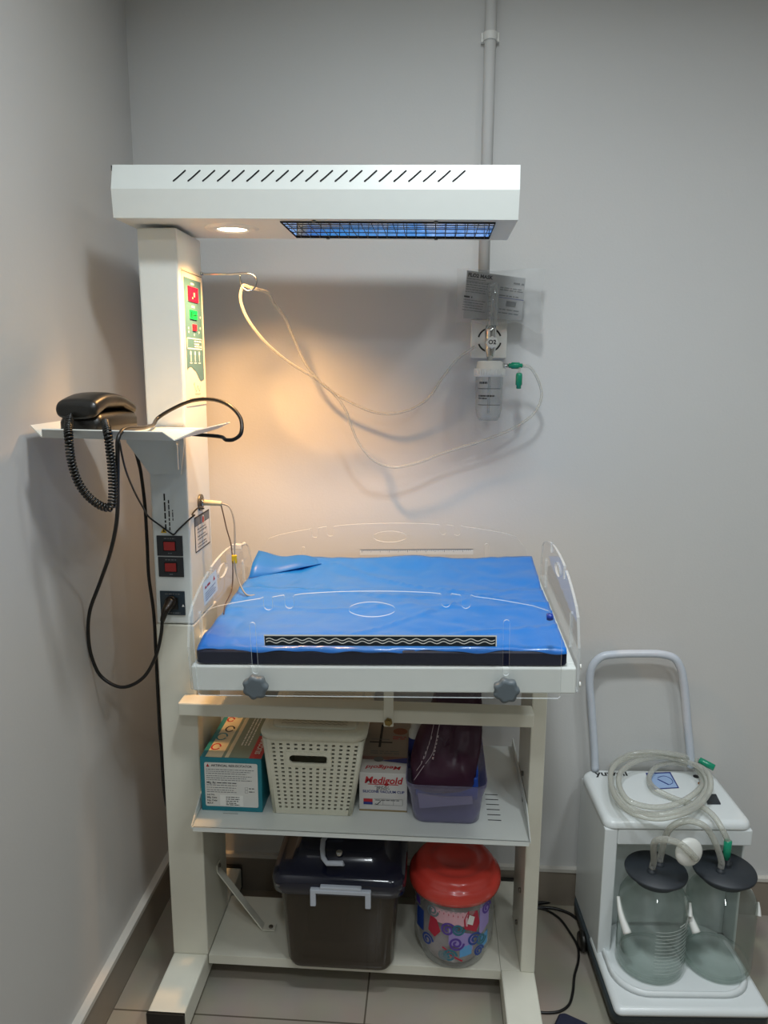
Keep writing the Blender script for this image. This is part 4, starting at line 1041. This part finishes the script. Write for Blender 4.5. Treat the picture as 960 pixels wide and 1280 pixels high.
cols = {k: mat('jar print ' + k, c, .4) for k, c in dict(pink='#d9a9b4', lilac='#9c8cc6', blue='#5f9fd0', red='#b01838', purple='#563a94', navy='#1f3f8c', grey='#6c7a80', teal='#2f6f80').items()}
def strip(a0, a1, z0, z1, m, tilt=0):
    k = 8; z0, z1 = .165 + (z0 - .165)*1.35, .165 + (z1 - .165)*1.35
    va = [b.v(cpt(a0 + (a1-a0)*i/k, z0 + tilt*i/k, .0990)) for i in range(k+1)]; vb = [b.v(cpt(a0 + (a1-a0)*i/k, z1 + tilt*i/k, .0990)) for i in range(k+1)]
    for i in range(k): b.face([va[i], va[i+1], vb[i+1], vb[i]], m)
strip(-.62, .30, .205, .233, cols['pink'], -.006); strip(-.15, .45, .165, .197, cols['lilac'], -.018); strip(.12, .42, .140, .160, cols['blue'], .006)
strip(.62, .95, .175, .235, cols['lilac'], .02); strip(-1.15, -.85, .17, .21, cols['navy'], 0); strip(.66, .92, .145, .17, cols['blue'], .01); strip(-1.2, -1.0, .215, .24, cols['purple'], .0)
cpatch([(-.55, .180), (-.40, .172), (-.28, .186), (-.36, .206), (-.50, .212)], cols['red'], .0995)
cpatch([(.18, .195), (.42, .185), (.50, .20), (.44, .225), (.24, .228), (.16, .212)], cols['red'], .0995); cpatch([(.22, .205), (.34, .20), (.38, .215), (.27, .221)], M_label, .1000)
spiral(-.15, .195, .013, cols['purple']); spiral(.06, .197, .011, cols['teal'], -1); spiral(.03, .168, .013, cols['purple'], -1); spiral(.42, .172, .013, cols['navy']); spiral(.60, .168, .011, cols['teal'], -1); spiral(.54, .145, .010, cols['navy'])
spiral(-.62, .160, .012, cols['navy']); spiral(-.50, .225, .011, cols['grey'], -1); spiral(-.10, .135, .012, cols['teal']); spiral(-.24, .120, .009, cols['grey'], -1); spiral(.74, .225, .012, cols['purple'])
cstroke([(-.3 + .07*i, .150 - .004*i + (.006 if i < 3 else 0)) for i in range(8)], .004, cols['red'])
for i in range(7): cpatch([(-.32 + i*.09, .222 - .001*i), (-.30 + i*.09, .222 - .001*i), (-.31 + i*.09, .226 - .001*i)], cols['red'], .0997)
b.build('jar_print', cbody)
b = MB(); b.lathe((ccx, ccy, 0), [(0, LZ + .008), (.066, LZ + .008), (.080, .13), (.082, .18), (.06, .215), (.02, .225), (0, .222)], mat('bagged cotton contents', '#cdbfc2', .8, var=.2, scale=30, bump=.6, bscale=50), n=24)
tag(b.build('cotton_bag'), 'pale crumpled bag of cotton packed inside the coral-lidded canister', 'bag')

# ------------------------------------------------------------------ suction machine
SM = Matrix.Translation((.605, 1.735, 0)) @ Matrix.Rotation(R(3.2), 4, 'Z')
def sp(x, y, z): return SM @ V((x, y, z))
sm = thing('suction_machine', (.605, 1.735, 0), 'white medical suction machine with push handle standing on the floor at right', 'suction machine')
M_sw = mat('white ABS plastic', '#dfe4e4', .28, var=.02, coat=.1); M_sw2 = mat('pale grey ABS', '#c3c9c9', .35)
M_sb = mat('charcoal base plastic', '#343c40', .5, var=.06, bump=.1, bscale=500)
ww, yf, yb = .174, -.030, .205
b = MB(SM)
b.loft([[(x, y, z) for x, y in rrect(-.186 - k, .176 + k, -.195 - k*2, .200, .02, 4)] for z, k in ((.018, -.008), (.024, 0), (.052, .0))], M_sb); b.build('base', sm)
b = MB(SM)
b.loft([[(x, y, z) for x, y in rrect(-.178 - k, .168 + k, -.198 - k, .04, .015, 4)] for z, k in ((.052, .004), (.058, .006), (.066, .002), (.070, -.006))], M_sw)
b.loft([[(x, y, z) for x, y in rrect(-.166 + k, .156 - k, -.165 + k, .06, .08, 8)] for z, k in ((.070, -.004), (.082, 0), (.0825, .004), (.0745, .007))], M_sw)
b.build('bottle_tray', sm)
# shell: side cheeks, back, top cap
b = MB(SM)
zt_ = .43
b.hexa([(-ww - .006, yf), (-ww + .026, yf), (-ww + .026, yb), (-ww - .006, yb)], .052, .41, M_sw)
b.hexa([(ww - .002, .004), (ww + .005, .004), (ww + .005, yb), (ww - .002, yb)], .052, .41, M_sw)
b.hexa([(-ww + .026, .062), (ww - .002, .062), (ww - .002, yb), (-ww + .026, yb)], .052, .41, M_sw)
b.hexa([(-ww + .026, yf), (ww + .002, yf), (ww + .002, .07), (-ww + .026, .07)], .368, .41, M_sw)
shell = b.build('shell', sm, .003)
b = MB(SM); b.loft([[(x, y, z) for x, y in rrect(-ww - .006 - k, ww + k, yf - k, yb, .024, 5)] for z, k in ((.4105, .001), (.414, .002), (.4235, .0), (.4285, -.004), (.4315, -.012))], M_sw); cap = b.build('top_cover', sm)
# top details
top = lambda px, py: at(px, py, Z=.4325)
b = MB(); b.poly([at(x, y, Z=.4322) for x, y in ((815, 987), (849, 985), (838, 965), (807, 966))], M_blue)
M_lcd = mat('pale blue gauge face', '#9db7dd', .3); b.poly([at(x, y, Z=.4326) for x, y in ((819, 985.5), (847, 984), (837, 966.5), (810, 967.5))], M_lcd)
gp = [at(x, y, Z=.4330) for x, y in ((822, 974), (828, 977), (833, 979.5), (836, 981))]
b.tube(gp, .0016, M_blue, n=5); b.tube([at(x, y, Z=.433) for x, y in ((822, 972), (830, 970), (838, 973), (841, 978), (837, 981))], .0008, M_blue, n=5); b.build('vacuum_gauge', cap)
for (x, y), m in (((870, 971), M_ink), ((876, 980), mat('amber button', '#8c5a2e', .3))):
    c = at(x, y, Z=.4312); b = MB(); b.lathe(c, [(.0075, 0), (.0075, .002), (.0055, .003), (0, .003)], m, n=20); b.build('button', cap)
b = MB(); b.prism([at(x, y, Z=.431) for x, y in ((884, 1006), (901, 1006), (895, 994), (882, 994))], (0, 0, .004), M_rubber); b.build('power_switch', cap, .001)
b = MB(); lc = at(764, 967, Z=.4319); b.text('yuwell', lc, bx*0 + (at(800, 967, Z=.4319) - lc).normalized(), V((0, 1, 0)), .034, M_ink, bold=.0008); b.build('maker_lettering', cap)
# handle
b = MB(); yh = 1.925
hp = [at(x, y, Y=yh) for x, y in ((744, 962), (743, 940), (739, 880), (737, 850), (741, 832), (752, 821), (768, 818), (800, 817), (828, 818), (843, 823), (851, 836), (855, 855), (859, 900), (863, 942), (864, 958))]
b.tube(hp, .0105, mat('pale grey tube steel', '#c9d0da', .3), n=14, sub=6); b.build('push_handle', sm)
for x, y in ((-.165, -.17), (.15, -.17), (.15, .17)):
    b = MB(); p = sp(x, y, .018); b.cyl(p - V((.009, 0, 0)), p + V((.009, 0, 0)), .018, M_black, n=20); b.build('caster', sm)
p = at(728, 1181, Y=1.78); b = MB(); b.lathe((p.x, 1.785, .026), [(.010, -.009), (.022, -.008), (.026, 0), (.022, .008), (.010, .009)], M_black, n=24, axis=(1, .1, 0), capb=True, capt=True); b.build('caster', sm)

# collecting bottles
BR = .0805
def make_bottle(c, label):
    t = thing('suction_bottle', c, label, 'bottle', 'suction bottles')
    b = MB(); z = c[2]
    b.lathe(c, [(0, .003), (.055, .002), (.070, 0), (.077, .003), (BR, .012), (BR, .165), (.079, .182), (.070, .198), (.056, .212), (.050, .222), (.049, .236)], M_glass, n=56); g = b.build('glass_jar', t)
    b = MB(); b.lathe(c, [(.074, .010), (.076, .016), (.074, .020)], M_glass, n=40); b.build('thick_base', g)
    b = MB(); b.lathe(c, [(.046, .226), (.053, .228), (.056, .236), (.060, .240), (.0715, .246), (.0725, .250), (.071, .2535), (.0, .2545)], M_rubber, n=48); l = b.build('rubber_lid', t)
    for dx, dy in ((-.014, -.014), (.012, .014)):
        b = MB(); b.lathe((c[0] + dx, c[1] + dy, z + .254), [(.011, 0), (.010, .006), (.007, .007), (.007, .016), (.004, .0165)], M_rubber, n=18); b.build('nozzle', l)
    for s, a in ((-1, R(200)), (1, R(-20))):
        b = MB(); ce = V((c[0] + (BR + .001)*math.cos(a), c[1] + (BR + .001)*math.sin(a), z + .15)); tg = V((-math.sin(a), math.cos(a), 0))
        pts = []
        if s < 0:
            b.tube([V((c[0] + (BR + .003)*math.cos(R(q)), c[1] + (BR + .003)*math.sin(R(q)), z + .172 - .030*k)) for k, q in enumerate((178, 196, 214))], lambda t: .004 + .007*t, M_label, n=8)
        else:
            b.tube([V((c[0] + (BR + .002)*math.cos(R(q)), c[1] + (BR + .002)*math.sin(R(q)), z + .172 - .012*k)) for k, q in enumerate((-5, -12, -18))], lambda t: .004 + .003*t, M_label, n=8)
        b.build('handle_clip', t)
    return t
def scale(t, c):
    g = [o for o in t.children if o.name.startswith('glass_jar')][0]
    b = MB(); z = c[2]
    for k in range(13):
        zz2 = z + .035 + k*.0092; a1 = R(-72 + 38) if k % 2 == 0 else R(-72 + 30)
        curved(b, c[0], c[1], BR + .0004, R(-100), a1 + R(8), zz2, .0013, mat('white graduation', '#c9d2cf', .5))
    curved(b, c[0], c[1], BR + .0004, R(-58), R(-44), z + .153, .004, MC['white graduation'])
    b.build('graduation_marks', g)
cL = (.5455, 1.668, .0755); cR = (.7095, 1.682, .0755)
bL = make_bottle(cL, 'left glass suction bottle with graduation lines and dark rubber lid, on the machine tray')
# the second bottle is a copy of the first, parts and all
def copy_tree(o, parent=None):
    c = o.copy(); C.objects.link(c); c.parent = parent
    for ch in list(o.children): copy_tree(ch, c)
    return c
bRt = copy_tree(bL); bRt.location = cR; bRt['label'] = 'right glass suction bottle without graduation lines, green adaptor in its rubber lid'
scale(bL, cL)

# tubes joining lids, filter, green adaptor
zL = cL[2] + .254
b = MB(); n1 = V((cL[0] - .014, cL[1] - .014, zL + .010)); n2 = V((cL[0] + .012, cL[1] + .014, zL + .010)); n3 = V((cR[0] - .014, cR[1] - .014, zL + .010))
fc = at(861, 1065, Y=1.61)
ft_ = thing('bacteria_filter', fc, 'round white filter disc on clear tubing between the two suction bottle lids', 'filter')
ax = V((.25, -1, .12)).normalized()
b.lathe(fc, [(.008, -.011), (.026, -.009), (.032, -.004), (.0335, 0), (.032, .004), (.026, .009), (.010, .012)], mat('filter white', '#dedfd9', .35), n=40, axis=ax, capb=True, capt=True); b.build('filter_disc', ft_)
b = MB(); b.tube([n1, n1 + V((.002, -.002, .018))] + [at(x, y, Y=Y) for x, y, Y in ((820, 1051, 1.615), (836, 1050, 1.60), (852, 1056, 1.595))] + [fc + ax*.016 + V((.006, 0, -.006)), fc + ax*.010], .0076, M_tube, n=12); b.build('inlet_tube', ft_)
lk = MB(); lk.tube([n2, n2 + V((.002, 0, .02))] + [at(x, y, Y=Y) for x, y, Y in ((838, 1035, 1.665), (858, 1026, 1.665), (878, 1031, 1.665), (890, 1045, 1.668))] + [n3 + V((0, 0, .016)), n3], .0076, M_tube, n=12)
tag(lk.build('link_tube'), 'short arched clear tube linking the left bottle lid to the right one', 'tube')
# coiled suction hose
sh = thing('suction_hose', (.58, 1.82, .432), 'long clear suction hose coiled in loops on top of the suction machine', 'hose')
b = MB(); cpx = [(872, 951), (850, 944), (815, 940), (785, 944), (768, 955), (763, 972), (770, 992), (786, 1009), (815, 1018), (848, 1014), (874, 999), (884, 978), (875, 960), (850, 950), (815, 944), (782, 948), (766, 960), (764, 980), (772, 1000), (790, 1016), (820, 1023), (850, 1018), (875, 1005), (888, 985), (884, 965), (862, 953), (830, 947), (795, 952), (776, 966), (775, 985), (788, 1002), (815, 1009), (845, 1005), (868, 992), (878, 975), (868, 960), (845, 954), (822, 958), (812, 970), (818, 985), (838, 996), (858, 1003), (876, 1008), (892, 1020), (903, 1036)]
pts = []
for i, (x, y) in enumerate(cpx):
    t = i/(len(cpx) - 1); z = .440 + .030*math.sin(math.pi*min(1, t*1.15))*(1 if y < 1000 else .75) + .010*(i % 3 == 0)
    if y > 1010: z += .010
    q = at(x, y, Z=z)
    if q.y > 1.925: q = at(x, y, Y=1.925 - .004*math.sin(i))
    pts.append(q)
pe = at(910, 1052, Y=1.672); pts = pts[:-1] + [at(903, 1037, Y=1.675), pe]
b.tube(pts, .0070, M_tube, n=10, sub=9); b.build('hose', sh)
b = MB(); b.lathe(pe + V((0, 0, .004)), [(.006, 0), (.009, -.002), (.009, -.040), (.007, -.042), (.006, -.050)], M_green, n=18, capb=True, capt=True); b.build('green_adaptor', sh)
g0_ = at(874, 950, Y=1.922); g1_ = at(893, 960, Y=1.90); b = MB(); b.lathe(g0_, [(.006, 0), (.0085, .001), (.0088, .012), (.0088, (g1_-g0_).length - .001), (.007, (g1_-g0_).length)], M_green, n=18, axis=(g1_ - g0_), capb=True, capt=True); b.build('green_adaptor', sh)

# ------------------------------------------------------------------ floor cables, pedal
def fl_(lst, z=.004): return [at(x, y, Z=z) for x, y in lst]
b = MB(); b.tube([at(640, 1131, Z=.005)] + fl_([(672, 1129), (690, 1127), (722, 1126)], .006) + [V((.46, 1.93, .01))], .0052, M_cord, n=8); tag(b.build('floor_cable'), 'thick black cable lying on the floor along the back wall skirting', 'cable')
b = MB(); b.tube(fl_([(650, 1134), (674, 1134), (695, 1136), (712, 1142), (722, 1149), (740, 1160)], .0045), .0040, M_cord, n=8); tag(b.build('floor_cable'), 'black cable on the floor curving from behind the trolley leg under the suction machine', 'cable')
b = MB(); b.tube(fl_([(655, 1135), (678, 1136), (698, 1147), (712, 1165), (722, 1183), (723, 1200), (718, 1220), (716, 1240), (711, 1256), (700, 1264), (685, 1266), (672, 1265), (655, 1262)], .0035), .0032, M_cord, n=8); tag(b.build('floor_cable'), 'thin black cord making a long loop on the floor beside the trolley leg', 'cable')
b = MB(); M_pd = mat('navy pedal rubber', '#1b1e35', .5, var=.1, bump=.2, bscale=200); pp = [at(x, y, Z=.03) for x, y in ((712, 1270), (736, 1281))]
c0 = at(716, 1268, Z=.03); ang = R(-28); ux_, uy_ = V((math.cos(ang), math.sin(ang), 0)), V((math.sin(-ang), math.cos(ang), 0))
b.loft([[V((c0.x, c0.y, 0)) + ux_*x - uy_*y + V((0, 0, z)) for x, y in rrect(-.03 + k, .05 - k, k + .0, .16 - k, .012, 4)] for z, k in ((.0, .002), (.004, 0), (.022, .0), (.030, .006))], M_pd)
tag(b.build('foot_pedal'), 'dark navy foot pedal on the floor in front of the suction machine', 'foot pedal')

# ------------------------------------------------------------------ light
def area(name, loc, rot, size, power, col, shape='DISK', sy=None):
    l = bpy.data.lights.new(name, 'AREA'); l.shape = shape; l.size = size; l.spread = R(150); l.energy = power; l.color = col
    if sy: l.size_y = sy
    o = bpy.data.objects.new(name, l); C.objects.link(o); o.location = loc; o.rotation_euler = rot
    return o
cool = (.90, .965, 1.0)
for i, (x, y, e) in enumerate(((.05, .80, 16.5), (1.05, .72, 7.5), (-.02, -.35, 8.5), (1.05, -.35, 6.5), (.5, -1.3, 6.5))):
    area('ceiling_downlight', (x, y, ZC - .02), (0, 0, 0), .22, e, cool)
s = bpy.data.lights.new('examination_lamp', 'SPOT'); s.energy = 40; s.color = (1, .53, .19); s.spot_size = R(124); s.spot_blend = 1.0; s.shadow_soft_size = .028
so = bpy.data.objects.new('examination_lamp', s); C.objects.link(so); so.location = lampc - V((0, 0, .012)); so.rotation_euler = (R(4), 0, 0)

w = bpy.data.worlds.new('room air'); scene.world = w; w.use_nodes = True
w.node_tree.nodes['Background'].inputs['Color'].default_value = (.8, .85, .9, 1); w.node_tree.nodes['Background'].inputs['Strength'].default_value = .05
scene.view_settings.view_transform = 'Standard'
scene.view_settings.look = 'None'
scene.view_settings.exposure = 0
scene.cycles.transparent_max_bounces = 32
scene.cycles.max_bounces = 10
